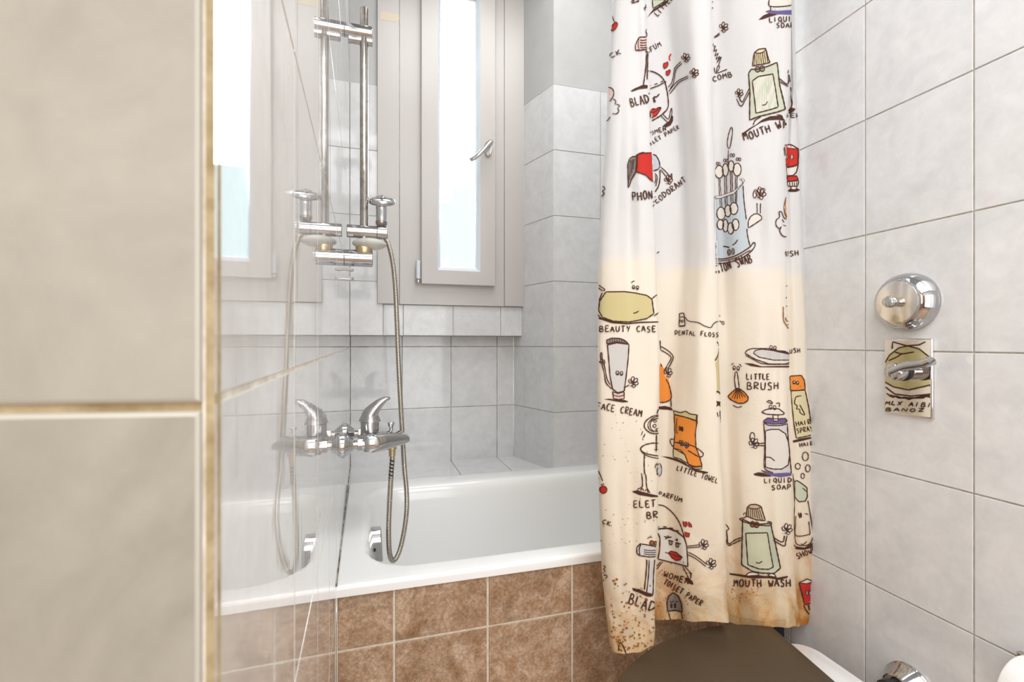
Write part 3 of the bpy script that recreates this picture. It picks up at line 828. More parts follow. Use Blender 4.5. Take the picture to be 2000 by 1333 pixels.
def smooth2(pts, closed=False):
    if len(pts) < 3: return pts
    P3 = [Vector((x, y, 0)) for x, y in pts]
    if closed:
        q = catmull(P3[-2:] + P3 + P3[:3], 5); q = q[10:-10]
    else: q = catmull(P3, 5)
    return [(p.x, p.y) for p in q]
def ln(z, pts, wid=9, c='ink', s=True, off=.0009):
    q = [T(z, p) for p in pts]
    if s: q = smooth2(q)
    line_px(q, wid * K, c, off)
def fill_px(q, c, off=.0005):
    xs = [p[0] for p in q]; ys = [p[1] for p in q]
    if max(xs) - min(xs) < .5 or max(ys) - min(ys) < .5: return
    vs = [Vector(p) for p in q]; n = len(vs)
    st = 3.2
    def inside(x, y):
        r = False
        for i in range(n):
            (x1, y1), (x2, y2) = q[i], q[(i + 1) % n]
            if (y1 > y) != (y2 > y) and x < (x2 - x1) * (y - y1) / (y2 - y1) + x1: r = not r
        return r
    y = min(ys) + st * .5
    while y < max(ys):
        x = min(xs) + st * .5
        while x < max(xs):
            if inside(x, y): vs.append(Vector((x, y)))
            x += st
        y += st
    k = pan_of(q)
    r = delaunay_2d_cdt(vs, [], [list(range(n))], 1, .05)
    def clampx(v):
        a, b = PAN[k]; return min(max(v.x, lerp_tab(a, v.y) + (-2 if k else -40)), lerp_tab(b, v.y) + (40 if k == 3 else -.4))
    P3 = [hit(clampx(v), v.y, off) for v in r[0]]
    V3 = [pbm.verts.new(p) if p else None for p in P3]
    for f in r[2]:
        if any(jump(P3[f[i]], P3[f[(i + 1) % len(f)]]) for i in range(len(f))): continue
        try: pbm.faces.new([V3[i] for i in f]).material_index = ci[c]
        except ValueError: pass
def fl(z, pts, c, out=0, s=False, off=.0005):
    q = [T(z, p) for p in pts]
    if s: q = smooth2(q, True)
    if c: fill_px([(p[0], p[1]) for p in resample([(a, b, 0) for a, b in q + [q[0]]], 3)][:-1], c, off)
    if out: line_px(q + [q[0]], out * K, 'ink')
def el(z, x, y, rx, ry, c=None, wid=8, rot=0.0, off=.0005):
    q = []
    for k in range(20):
        a = 2 * math.pi * k / 20; ex, ey = rx * math.cos(a), ry * math.sin(a)
        q.append((x + ex * math.cos(rot) - ey * math.sin(rot), y + ex * math.sin(rot) + ey * math.cos(rot)))
    q = [T(z, p) for p in q]
    if c: fill_px(q, c, off)
    if wid: line_px(q + [q[0]], wid * K)
def eyes(z, x, y, dx=30, r=12, c='white'):
    for k in (0, 1):
        el(z, x + dx * k, y + 4 * k, r, r * 1.5, c, 8, off=.0007); el(z, x + dx * k, y + 6 + 4 * k, r * .4, r * .6, 'ink', 0, off=.0012)
def hand(z, x, y, r, a0=0.0, c='white'):
    r *= 1.3
    base = -1.25 + .35 * a0
    for da, ll in ((-1.15, .62), (-.42, .92), (.22, .95), (.85, .8), (1.75, .55)):
        a = base + da
        el(z, x + math.cos(a) * r * .56 * ll, y + math.sin(a) * r * .56 * ll, r * .46 * ll, r * .19, c, 8, a)
    el(z, x - math.cos(base) * r * .12, y - math.sin(base) * r * .12, r * .30, r * .26, c, 0, off=.0007)
    ln(z, [(x - r * .22, y + r * .18), (x, y + r * .28), (x + r * .2, y + r * .14)], 7)
FONT = {
 'A': [[(0, 1), (.45, 0), (1, 1)], [(.2, .62), (.85, .6)]], 'B': [[(.05, 0), (.05, 1)], [(.05, 0), (.7, .1), (.65, .42), (.1, .48), (.85, .6), (.8, .95), (.05, 1)]],
 'C': [[(.95, .12), (.5, 0), (.08, .45), (.4, 1), (.95, .9)]], 'D': [[(.05, 0), (.1, 1)], [(.05, 0), (.8, .2), (.9, .65), (.1, 1)]],
 'E': [[(.9, .02), (.1, 0), (.1, 1), (.95, .95)], [(.1, .5), (.75, .47)]], 'F': [[(.95, 0), (.1, .02), (.1, 1)], [(.1, .5), (.75, .47)]],
 'G': [[(.95, .12), (.4, 0), (.05, .5), (.4, 1), (.9, .9), (.9, .55), (.55, .55)]], 'H': [[(.05, 0), (.1, 1)], [(.9, 0), (.92, 1)], [(.05, .52), (.92, .48)]],
 'I': [[(.5, 0), (.5, 1)]], 'K': [[(.1, 0), (.1, 1)], [(.9, 0), (.1, .55), (.95, 1)]], 'L': [[(.15, 0), (.1, .95), (.9, .92)]],
 'M': [[(0, 1), (.15, .02), (.5, .6), (.85, 0), (1, 1)]], 'N': [[(.05, 1), (.1, .02), (.85, .98), (.92, 0)]], 'O': [[(.5, 0), (.05, .4), (.35, 1), (.92, .7), (.75, .1), (.45, .02)]],
 'P': [[(.1, 0), (.12, 1)], [(.1, .02), (.85, .12), (.75, .5), (.12, .55)]], 'Q': [[(.5, .0), (.05, .4), (.35, .9), (.85, .65), (.75, .1), (.45, .02)], [(.8, .2), (.85, 1.2)]],
 'R': [[(.1, 0), (.12, 1)], [(.1, .02), (.85, .12), (.75, .46), (.12, .52), (.95, 1)]], 'S': [[(.9, .1), (.4, 0), (.12, .28), (.8, .6), (.7, .98), (.08, .95)]],
 'T': [[(0, .04), (1, 0)], [(.5, 0), (.48, 1)]], 'U': [[(.08, 0), (.12, .8), (.45, 1), (.8, .85), (.9, 0)]], 'V': [[(0, 0), (.5, 1), (.95, 0)]],
 'W': [[(0, 0), (.25, 1), (.5, .35), (.75, 1), (1, 0)]], 'X': [[(0, .1), (.9, .9)], [(.95, 0), (.1, 1)]], 'Z': [[(.05, .05), (.95, 0), (.1, .95), (1, .9)]],
 'Y': [[(.05, 0), (.5, .5)], [(.95, 0), (.4, 1)]], 'J': [[(.9, 0), (.7, .9), (.1, .95)]]}
def text(z, s, p0, p1, h, wid=9, c='ink', slant=0.0, pn=None):
    CLIP[0] = pn
    text_(z, s, p0, p1, h, wid, c, slant)
    CLIP[0] = None
def text_(z, s, p0, p1, h, wid, c, slant):
    """hand lettering from p0 to p1 along its foot line, letters h tall"""
    u = Vector((p1[0] - p0[0], p1[1] - p0[1])); ln_ = u.length; u.normalize(); v = Vector((u.y, -u.x))
    adv = ln_ / len(s)
    for i, chh in enumerate(s):
        if chh == ' ': continue
        w_ = adv * (.74 if chh != 'I' else .5)
        jig = (rnd.uniform(-.06, .06) * h, rnd.uniform(.92, 1.08))
        for st in FONT[chh]:
            q = []
            for a, b in st:
                x = i * adv + a * w_; y = (1 - b) * h * jig[1] + jig[0]
                q.append((p0[0] + u.x * x + v.x * y + slant * y, p0[1] + u.y * x + v.y * y))
            ln(z, q, wid, c, s=(chh in 'OQCGSUBDPRJ'))

# --- panel one, upper
fl(1, [(222, 205), (240, 192), (256, 215), (238, 250), (204, 276), (200, 245), (212, 215)], 'red', 6)
ln(1, [(212, 138), (220, 175), (230, 195)], 7)
text(1, 'CK', (195, 508), (296, 462), 36, 8)
ln(1, [(362, 20), (400, 0), (372, 35), (440, 5), (420, 25)], 9); ln(1, [(480, 95), (488, 50), (500, 45)], 8); ln(1, [(470, 75), (495, 65)], 7)
fl(1, [(400, 400), (425, 345), (440, 328), (503, 324), (503, 432), (440, 440), (402, 440)], 'pink', 10)
for y in (350, 372, 394, 414): ln(1, [(445, y), (470, y + 6), (502, y - 4)], 8)
ln(1, [(436, 335), (426, 390), (436, 438)], 8); ln(1, [(500, 258), (488, 270), (498, 300), (496, 322)], 7)
ln(1, [(485, 455), (500, 452)], 9); ln(1, [(496, 468), (490, 600), (474, 742)], 9); ln(1, [(506, 468), (503, 600), (501, 738)], 9)
fl(1, [(362, 790), (400, 768), (440, 752), (472, 738), (508, 742), (506, 770), (440, 775), (372, 800)], 'ink')
text(1, 'BLADE', (368, 935), (575, 880), 78, 10, pn=0)
fl(1, [(178, 762), (202, 775), (214, 810), (206, 850), (186, 858)], 'pink')
ln(1, [(176, 758), (208, 776), (220, 815), (204, 860), (184, 885)], 9); ln(1, [(212, 862), (236, 880), (228, 912)], 8)
ln(1, [(238, 908), (268, 920), (250, 945), (262, 968), (240, 992), (206, 990)], 8); ln(1, [(158, 1052), (172, 1045), (190, 1018)], 8); ln(1, [(148, 1135), (158, 1105)], 8)
# --- panel two, upper
fl(1, [(548, 0), (556, 78), (604, 50), (650, 22), (668, 0)], 'green', 9)
fl(1, [(503, 160), (530, 118), (560, 82), (620, 52), (668, 10), (690, 0), (700, 8), (660, 48), (600, 80), (545, 115)], 'ink')
text(1, 'LITTLE', (600, 150), (745, -15), 50, 9)
text(1, 'PARFUM', (437, 508), (640, 398), 44, 8, pn=1)
ln(1, [(718, 468), (700, 500), (708, 530)], 14, 'red')
for h_ in ([(645, 580), (648, 550), (665, 552), (682, 538), (692, 556), (682, 585), (655, 602)], [(668, 645), (672, 620), (688, 620), (702, 604), (712, 616), (700, 648), (682, 664)]): fl(1, h_, 'red', 6)
ln(1, [(505, 618), (560, 628), (620, 662), (658, 712), (676, 780), (688, 860), (685, 940), (630, 1000), (575, 1035), (530, 1060)], 11)
ln(1, [(518, 776), (600, 748), (672, 708)], 9)
for a, b in (((520, 752), (535, 746)), ((565, 740), (595, 728)), ((620, 718), (645, 706))): ln(1, [a, b], 9)
ln(1, [(688, 762), (722, 718), (740, 650), (752, 590), (805, 536)], 8); ln(1, [(705, 775), (738, 722), (752, 650), (764, 600), (812, 552)], 8)
ln(1, [(692, 800), (740, 742), (785, 700), (868, 660)], 8); ln(1, [(702, 818), (755, 756), (795, 712), (870, 676)], 8)
hand(1, 838, 518, 46, .3); hand(1, 905, 650, 46, .9)
ln(1, [(552, 850), (575, 882), (562, 888), (568, 838), (580, 850), (612, 818)], 12)
fl(1, [(528, 962), (556, 945), (578, 952), (604, 935), (630, 936), (612, 968), (582, 1008), (548, 1026), (530, 1024)], 'red', 8)
ln(1, [(520, 985), (570, 975), (625, 935)], 7)
ln(1, [(618, 1000), (650, 1035), (682, 1062)], 8); ln(1, [(640, 994), (690, 1038), (705, 985), (718, 938), (722, 985), (702, 1050), (680, 1078)], 8)
fl(1, [(635, 1102), (668, 1072), (700, 1050), (720, 1000), (734, 1012), (732, 1050), (712, 1088), (672, 1108)], 'ink')
text(1, 'WOMEN', (499, 1186), (684, 1132), 40, 8, pn=1); text(1, 'TOILET PAPER', (477, 1296), (800, 1112), 36, 8, pn=1)
# --- panel three, upper
for y in (15, 68, 140, 350): ln(1, [(1066, y), (1074, y + 10)], 9)
hand(1, 1160, 252, 50, 1.0); ln(1, [(1082, 326), (1110, 310), (1135, 288)], 8); ln(1, [(1090, 334), (1140, 300)], 8)
ln(1, [(1066, 385), (1080, 378), (1070, 412), (1098, 398), (1080, 452), (1112, 430), (1090, 492), (1128, 462), (1098, 522), (1142, 490), (1108, 552), (1154, 492), (1122, 582)], 8, s=False)
ln(1, [(1085, 588), (1098, 640), (1130, 600), (1134, 572), (1116, 582), (1108, 636), (1150, 625), (1202, 604)], 8)
text(1, 'COMB', (1076, 712), (1262, 662), 44, 9)
fl(1, [(1562, 0), (1568, 50), (1572, 98), (1650, 92), (1755, 85), (1757, 0)], 'white')
fl(1, [(1570, 62), (1745, 52), (1752, 92), (1570, 98)], 'blue')
ln(1, [(1562, 0), (1574, 60), (1745, 50), (1756, 0)], 9); ln(1, [(1574, 60), (1576, 98)], 9)
fl(1, [(1530, 102), (1560, 90), (1650, 98), (1760, 86), (1760, 130), (1640, 126), (1560, 116)], 'purple')
fl(1, [(1472, 174), (1515, 135), (1560, 118), (1640, 128), (1570, 148), (1500, 172)], 'ink')
text(1, 'LIQUID', (1562, 198), (1808, 186), 46, 9, pn=2); text(1, 'SOAP', (1626, 246), (1785, 240), 44, 9, pn=2)
fl(1, [(1388, 640), (1410, 605), (1470, 605), (1560, 575), (1632, 545), (1640, 600), (1655, 740), (1700, 950), (1640, 975), (1480, 1012), (1396, 1045), (1400, 800)], 'green', 11)
fl(1, [(1422, 575), (1436, 462), (1472, 432), (1530, 424), (1555, 520), (1568, 545), (1500, 562)], 'straw', 10)
ln(1, [(1436, 462), (1480, 466), (1520, 450), (1530, 424)], 8)
for k in range(7): ln(1, [(1444 + 15 * k, 470 - 3 * k), (1440 + 18 * k, 572 - 5 * k)], 6)
fl(1, [(1420, 706), (1470, 668), (1594, 645), (1620, 780), (1644, 932), (1600, 948), (1450, 986), (1436, 850)], 'white', 10)
for k in (0, 1): el(1, 1464 + 38 * k, 606 - 6 * k, 20, 24, 'grey', 9, off=.0008)
ln(1, [(1498, 916), (1528, 912), (1546, 884)], 8)
ln(1, [(1396, 768), (1362, 835), (1330, 890), (1296, 818)], 9); ln(1, [(1396, 800), (1360, 870), (1322, 926), (1284, 860)], 9); hand(1, 1298, 825, 44, .6)
ln(1, [(1650, 682), (1720, 736), (1730, 650)], 9); ln(1, [(1655, 712), (1730, 756)], 9)
ln(1, [(1722, 586), (1716, 625), (1732, 660), (1752, 800), (1768, 900), (1752, 945), (1720, 958)], 8); ln(1, [(1728, 610), (1722, 640)], 7)
fl(1, [(1715, 985), (1728, 955), (1760, 934), (1792, 948), (1772, 975), (1740, 988)], 'ink')
fl(1, [(1335, 1158), (1400, 1112), (1450, 1085), (1500, 1042), (1570, 1012), (1660, 1006), (1706, 1052), (1640, 1042), (1560, 1046), (1490, 1066), (1420, 1112), (1345, 1168)], 'ink')
ln(1, [(1425, 1090), (1445, 1045), (1490, 1018)], 9); ln(1, [(1630, 1000), (1665, 1005), (1680, 1030)], 9)
text(1, 'MOUTH WASH', (1352, 1228), (1830, 1064), 70, 11, pn=2); text(1, 'NER', (1715, 1026), (1836, 1022), 40, 8, pn=3)
# --- second band
ln(2, [(1212, 40), (1205, 0), (1218, -80), (1240, -140), (1250, -100), (1240, -20), (1226, 45), (1212, 40)], 8); ln(2, [(1215, 60), (1214, 150), (1216, 240)], 8)
fl(2, [(1690, 18), (1750, 12), (1814, 52), (1812, 185), (1760, 205), (1715, 208), (1700, 120)], 'red', 10)
fl(2, [(1696, 16), (1750, 12), (1806, 52), (1760, 48), (1706, 36)], 'white', 6, off=.0007)
for k in (0, 1): el(2, 1722 + 38 * k, 120, 9, 22, 'pink', 7, off=.0008)
fl(2, [(1712, 212), (1760, 208), (1812, 190), (1796, 255), (1768, 282), (1724, 284)], 'white', 9)
fl(2, [(1718, 290), (1798, 284), (1814, 322), (1730, 332)], 'red', 8)
fl(2, [(1722, 336), (1816, 328), (1806, 378), (1736, 376)], 'white', 8)
for k in range(4): ln(2, [(1744 + 18 * k, 338), (1748 + 16 * k, 374)], 7)
fl(2, [(1728, 412), (1752, 392), (1800, 390), (1832, 406), (1800, 422), (1745, 424)], 'ink'); el(2, 1776, 390, 24, 16, 'white', 8, off=.0007)
fl(2, [(338, 388), (334, 180), (352, 135), (384, 118), (418, 116), (412, 250), (372, 318), (352, 372)], 'grey', 10)
for k in range(5): ln(2, [(352 + 12 * k, 150 - 4 * k), (344 + 11 * k, 350 - 30 * k)], 6)
fl(2, [(426, 102), (470, 88), (552, 84), (562, 342), (530, 318), (490, 278), (414, 250)], 'red', 9)
ln(2, [(424, 108), (420, 200), (410, 252)], 10); ln(2, [(410, 110), (440, 90), (475, 80)], 8)
text(2, 'PHON', (384, 500), (560, 482), 76, 11, pn=0)
fl(2, [(542, 96), (580, 108), (606, 150), (616, 200), (602, 228), (556, 242)], 'blue', 10)
ln(2, [(615, 232), (616, 300), (604, 370), (572, 425)], 10); ln(2, [(570, 260), (592, 300), (578, 375)], 8); ln(2, [(572, 280), (580, 310), (568, 350)], 7)
ln(2, [(622, 208), (670, 252), (712, 302)], 8); ln(2, [(622, 232), (660, 280), (700, 332)], 8); hand(2, 682, 335, 46, .2); ln(2, [(704, 300), (718, 262), (722, 320)], 8)
text(2, 'DEODORANT', (552, 552), (868, 328), 54, 9, pn=1)
fl(2, [(1085, 470), (1130, 465), (1260, 425), (1346, 345), (1350, 500), (1368, 740), (1394, 900), (1330, 960), (1250, 992), (1085, 1010)], 'blue')
for x, y, rx, ry in ((1132, 250, 40, 56), (1190, 232, 26, 56), (1240, 200, 24, 48), (1290, 230, 33, 56), (1148, 612, 42, 56), (1212, 588, 28, 52), (1262, 568, 33, 52), (1142, 708, 34, 44), (1190, 716, 24, 56), (1236, 740, 26, 50), (1276, 708, 28, 50)):
    el(2, x, y, rx, ry, 'white', 9, off=.0007)
for a, b in (((1126, 308), (1142, 560)), ((1140, 308), (1158, 556)), ((1182, 290), (1190, 540)), ((1198, 290), (1206, 536)), ((1232, 250), (1240, 518)), ((1246, 250), (1256, 514)), ((1276, 288), (1274, 520)), ((1290, 288), (1284, 524))): ln(2, [a, b], 7)
for x, y in ((1112, 178), (1182, 150), (1238, 104), (1290, 140)): el(2, x, y, 9, 15, None, 7); el(2, x + 22, y + 2, 9, 15, None, 7)
fl(2, [(1088, 462), (1140, 462), (1260, 420), (1330, 362), (1350, 325), (1330, 306), (1308, 312), (1330, 318), (1340, 345), (1262, 438), (1145, 478), (1088, 480)], 'white', 8, off=.0011)
ln(2, [(1338, 368), (1346, 500), (1366, 665)], 9); ln(2, [(1370, 742), (1376, 800), (1396, 892)], 9)
ln(2, [(1090, 1006), (1180, 1004), (1270, 980), (1350, 935), (1398, 900), (1428, 862), (1442, 880), (1420, 925), (1350, 985), (1270, 1020), (1180, 1042), (1090, 1042)], 10); ln(2, [(1090, 1024), (1180, 1020), (1280, 996), (1400, 930)], 8)
fl(2, [(1382, 682), (1400, 640), (1430, 618), (1462, 612), (1500, 636), (1502, 660), (1440, 700), (1382, 738)], 'white', 9)
ln(2, [(1460, 606), (1458, 520)], 9); ln(2, [(1490, 612), (1490, 522)], 9); hand(2, 1476, 455, 62, .5)
for k in range(3): el(2, 1440 + 30 * k, 440 - 6 * k, 15, 38, 'white', 8, .15, off=.0008)
for k in (0, 1): el(2, 1222 + 34 * k, 946 - 6 * k, 11, 28, 'grey', 9, off=.0009)
ln(2, [(1168, 896), (1195, 898), (1226, 906)], 11); ln(2, [(1250, 886), (1275, 868), (1294, 838)], 9)
text(2, 'COTTON SWAB', (1047, 1152), (1428, 1032), 74, 11, pn=2)
fl(2, [(1688, 560), (1700, 490), (1716, 450), (1716, 660), (1696, 610)], 'orange', 6); ln(2, [(1706, 380), (1708, 470)], 7)
ln(2, [(1716, 660), (1690, 650), (1668, 598), (1646, 600), (1652, 640), (1622, 670), (1622, 716), (1650, 742), (1668, 722), (1652, 758), (1672, 800), (1700, 814), (1718, 806)], 9); ln(2, [(1672, 660), (1690, 690)], 7); ln(2, [(1680, 710), (1704, 720)], 7)
text(2, 'BRUSH', (1625, 992), (1826, 976), 48, 8, pn=3)
ln(2, [(120, 365), (150, 398), (122, 418), (142, 436), (116, 464)], 9, s=False); ln(2, [(584, 968), (592, 952), (608, 944)], 9)
# --- third band
fl(3, [(150, 180), (300, 178), (400, 190), (500, 210), (545, 245), (552, 300), (562, 370), (500, 412), (350, 442), (210, 434), (120, 400), (92, 340), (100, 260)], 'yellow', 10)
ln(3, [(366, 104), (378, 92), (398, 86)], 8); eyes(3, 388, 140, 34, 11)
fl(3, [(78, 105), (110, 135), (142, 158), (138, 172), (108, 162), (80, 134)], 'pink', 8)
ln(3, [(122, 185), (98, 250), (100, 275), (76, 300), (84, 370), (108, 405), (150, 432)], 8); ln(3, [(545, 244), (560, 225), (600, 196)], 9); ln(3, [(560, 390), (590, 368), (606, 342)], 9)
ln(3, [(382, 366), (405, 362), (432, 346)], 9)
fl(3, [(70, 398), (120, 408), (200, 432), (330, 450), (460, 438), (615, 436), (614, 446), (460, 450), (330, 462), (200, 452), (110, 420), (70, 412)], 'ink')
text(3, 'BEAUTY CASE', (98, 524), (590, 528), 52, 10)
fl(3, [(156, 632), (156, 598), (196, 582), (268, 584), (312, 604), (342, 632), (240, 614)], 'grey', 10)
for k in range(7): ln(3, [(180 + 20 * k, 590), (186 + 20 * k, 618)], 6)
fl(3, [(162, 640), (240, 622), (345, 635), (338, 760), (322, 900), (304, 1040), (250, 1056), (204, 1022), (182, 900), (172, 760)], 'pale', 10)
fl(3, [(206, 1045), (250, 1062), (302, 1046), (304, 1108), (262, 1114), (214, 1108)], 'pink', 9); ln(3, [(210, 1075), (256, 1086), (304, 1076)], 7)
eyes(3, 246, 884, 34, 12)
ln(3, [(198, 1022), (150, 970), (134, 880), (116, 815)], 9); ln(3, [(186, 990), (158, 935), (142, 850), (130, 800)], 9); hand(3, 114, 800, 30, .4); ln(3, [(108, 780), (106, 712), (116, 712), (120, 780)], 9)
ln(3, [(298, 1008), (325, 1000), (348, 985)], 9); hand(3, 370, 978, 54, .8)
fl(3, [(132, 1112), (180, 1106), (220, 1114), (310, 1118), (346, 1134), (300, 1140), (250, 1134), (190, 1122)], 'ink')
text(3, 'FACE CREAM', (72, 1192), (462, 1268), 58, 10)
ln(3, [(792, 368), (830, 364), (842, 474), (788, 482), (792, 368)], 9, s=False); ln(3, [(790, 402), (836, 396)], 8); eyes(3, 800, 432, 18, 7); ln(3, [(786, 480), (842, 474)], 12)
ln(3, [(836, 396), (872, 434), (950, 446), (1000, 475), (1055, 490), (1072, 464), (1100, 440), (1128, 440)], 8); ln(3, [(1128, 432), (1150, 440)], 8); el(3, 1164, 450, 12, 14, None, 8); ln(3, [(1130, 380), (1134, 395)], 8)
text(3, 'DENTAL FLOSS', (750, 552), (1128, 574), 40, 8, pn=1)
fl(3, [(612, 785), (640, 830), (682, 900), (706, 990), (718, 1060), (712, 1108), (660, 1132), (612, 1138)], 'orange')
ln(3, [(612, 782), (630, 830)], 9); ln(3, [(668, 938), (698, 985), (718, 1060), (716, 1112), (664, 1136), (612, 1140)], 10); ln(3, [(716, 1110), (720, 1182)], 9); ln(3, [(614, 600), (620, 680)], 9)
ln(3, [(620, 652), (690, 692), (736, 745), (704, 822), (666, 872)], 9); ln(3, [(620, 684), (676, 714), (718, 752), (686, 810), (650, 862)], 9); hand(3, 680, 896, 50, .2)
fl(3, [(604, 1176), (660, 1170), (718, 1184), (738, 1212), (690, 1204), (604, 1198)], 'ink')
ln(3, [(1682, 308), (1684, 420), (1690, 440), (1732, 505)], 8, 'rust', False); ln(3, [(1700, 400), (1712, 440), (1742, 418)], 8, 'rust', False); ln(3, [(1718, 365), (1730, 380), (1718, 395)], 8, 'rust', False)
for a, b in (((1708, 134), (1722, 108)), ((1704, 236), (1722, 212)), ((1712, 268), (1724, 268)), ((1706, 300), (1722, 312)), ((1716, 460), (1734, 470))): ln(3, [a, b], 8)
fl(3, [(1358, 712), (1376, 686), (1420, 672), (1550, 672), (1640, 690), (1736, 720), (1738, 790), (1700, 806), (1560, 806), (1440, 762)], 'white', 9)
fl(3, [(1430, 712), (1446, 688), (1500, 678), (1600, 690), (1738, 722), (1736, 772), (1600, 772), (1480, 748)], 'pale', 8, off=.0007)
eyes(3, 1578, 664, 36, 13); fl(3, [(1646, 684), (1700, 692), (1744, 716), (1700, 708)], 'ink', off=.0009)
ln(3, [(1362, 730), (1440, 772), (1520, 806), (1734, 808)], 8)
fl(3, [(1352, 798), (1420, 802), (1500, 826), (1736, 822), (1736, 836), (1480, 834), (1400, 822)], 'ink')
text(3, 'USH', (1746, 712), (1838, 708), 38, 8, pn=3)
eyes(3, 1266, 840, 34, 12); ln(3, [(1240, 818), (1246, 806), (1262, 802)], 8); ln(3, [(1305, 808), (1318, 812), (1326, 832)], 8)
fl(3, [(1274, 875), (1290, 873), (1300, 940), (1310, 1016), (1278, 1018), (1268, 940)], 'white', 9)
fl(3, [(1284, 1020), (1312, 1020), (1352, 1050), (1386, 1092), (1382, 1122), (1350, 1146), (1300, 1148), (1240, 1118), (1208, 1088), (1248, 1050)], 'orange', 10)
for k in range(6): ln(3, [(1288 + 4 * k, 1026), (1244 + 24 * k, 1104 + 8 * math.sin(k))], 7)
ln(3, [(1254, 1162), (1290, 1182), (1332, 1176)], 8)
text(3, 'LITTLE', (1370, 945), (1572, 942), 52, 10); text(3, 'BRUSH', (1376, 1026), (1660, 1028), 62, 10)
fl(3, [(1742, 912), (1840, 904), (1866, 950), (1874, 1028), (1810, 1036), (1748, 1036)], 'orange', 9); eyes(3, 1782, 966, 26, 10); ln(3, [(1826, 1002), (1834, 996)], 8)
fl(3, [(1754, 1040), (1872, 1032), (1902, 1180), (1924, 1333), (1942, 1420), (1800, 1450), (1782, 1330), (1766, 1180)], 'straw', 9)
ln(3, [(1842, 1080), (1800, 1090), (1790, 1112), (1786, 1150), (1806, 1170), (1800, 1200), (1826, 1196), (1830, 1230), (1870, 1250), (1858, 1220), (1826, 1160)], 8)
# --- fourth band
text(4, 'HAIR', (1800, 236), (1930, 212), 44, 8, pn=3); text(4, 'SPRAY', (1804, 296), (1946, 274), 44, 8, pn=3)
fl(4, [(1770, 360), (1830, 342), (1942, 324), (1942, 338), (1850, 362), (1775, 378)], 'ink'); text(4, 'HAIR', (1828, 416), (1950, 396), 36, 8, pn=3)
fl(4, [(1498, 112), (1530, 92), (1570, 82), (1650, 84), (1690, 118), (1690, 132), (1640, 136), (1540, 130)], 'white', 9); eyes(4, 1574, 70, 36, 13)
ln(4, [(1538, 28), (1564, 10), (1594, 36)], 9); ln(4, [(1550, 26), (1590, 42)], 8); ln(4, [(1624, 38), (1656, 34), (1652, 66)], 9)
fl(4, [(1522, 208), (1712, 208), (1726, 360), (1752, 640), (1600, 640), (1526, 600), (1524, 420)], 'pale')
fl(4, [(1512, 190), (1548, 162), (1620, 172), (1700, 166), (1718, 190), (1690, 212), (1600, 216), (1530, 206)], 'purple', 8)
fl(4, [(1594, 138), (1640, 138), (1642, 190), (1600, 190)], 'white', 8, off=.0007)
ln(4, [(1512, 200), (1560, 226), (1660, 228), (1718, 212)], 9); ln(4, [(1516, 210), (1526, 350), (1524, 480), (1526, 600), (1600, 640)], 9); ln(4, [(1716, 212), (1726, 360), (1752, 640)], 9)
fl(4, [(1530, 274), (1580, 262), (1650, 262), (1702, 300), (1728, 380), (1738, 470), (1726, 570), (1672, 606), (1600, 606), (1532, 590)], 'white', 9, off=.0007)
ln(4, [(1530, 502), (1575, 506), (1612, 536)], 9)
el(4, 1420, 328, 20, 40, 'white', 9); hand(4, 1424, 400, 54, .2); ln(4, [(1452, 386), (1524, 380)], 9); ln(4, [(1452, 402), (1522, 402)], 9)
fl(4, [(1496, 618), (1530, 622), (1600, 646), (1680, 640), (1756, 624), (1754, 664), (1660, 678), (1570, 664)], 'purple')
fl(4, [(1428, 648), (1470, 634), (1520, 640), (1590, 672), (1500, 672), (1440, 662)], 'ink'); ln(4, [(1494, 616), (1540, 640)], 8)
text(4, 'LIQUID', (1520, 728), (1764, 722), 42, 9, pn=2); text(4, 'SOAP', (1586, 786), (1762, 780), 42, 9, pn=2)
fl(4, [(738, 100), (800, 118), (846, 104), (880, 128), (944, 136), (940, 190), (850, 158), (745, 132)], 'yellow', 9)
fl(4, [(745, 134), (850, 158), (932, 184), (940, 204), (926, 300), (932, 420), (962, 500), (984, 580), (920, 584), (868, 566), (836, 480), (740, 424), (752, 300)], 'orange', 9)
fl(4, [(738, 428), (800, 440), (836, 482), (866, 560), (800, 520), (738, 502)], 'straw', 8, off=.0007)
ln(4, [(770, 160), (764, 250), (772, 300)], 14, 'rust', off=.0007)
fl(4, [(866, 570), (920, 590), (984, 584), (980, 606), (920, 606)], 'yellow', 8)
ln(4, [(944, 136), (936, 160), (944, 212)], 12)
for k in (0, 1): el(4, 795 + 20 * k, 254 + 6 * k, 9, 22, 'ink', 5)
ln(4, [(744, 350), (712, 348), (716, 385), (740, 420)], 9); ln(4, [(740, 372), (790, 380)], 9)
ln(4, [(866, 392), (930, 418), (992, 468), (984, 496), (950, 496), (862, 444)], 9); hand(4, 800, 392, 30, .2); hand(4, 842, 410, 32, .6)
fl(4, [(626, 494), (690, 500), (760, 516), (830, 546), (880, 590), (940, 612), (1036, 632), (1030, 646), (930, 632), (860, 586), (790, 548), (700, 518)], 'ink')
text(4, 'LITTLE TOWEL', (764, 616), (1118, 736), 46, 9)
ln(4, [(604, 138), (548, 150), (496, 186), (478, 224), (492, 262), (540, 296), (602, 298)], 10); ln(4, [(604, 150), (560, 160), (512, 210), (520, 260), (560, 286)], 8); ln(4, [(604, 168), (566, 172), (536, 196), (528, 232), (548, 270), (590, 282)], 8)
for x, y, r in ((570, 190, 12), (566, 232, 14), (588, 264, 11)): el(4, x, y, r, r, None, 8)
ln(4, [(600, 85), (588, 120), (604, 145)], 9)
for a, b in (((466, 276), (452, 314)), ((486, 300), (470, 334)), ((462, 340), (470, 356))): ln(4, [a, b], 8)
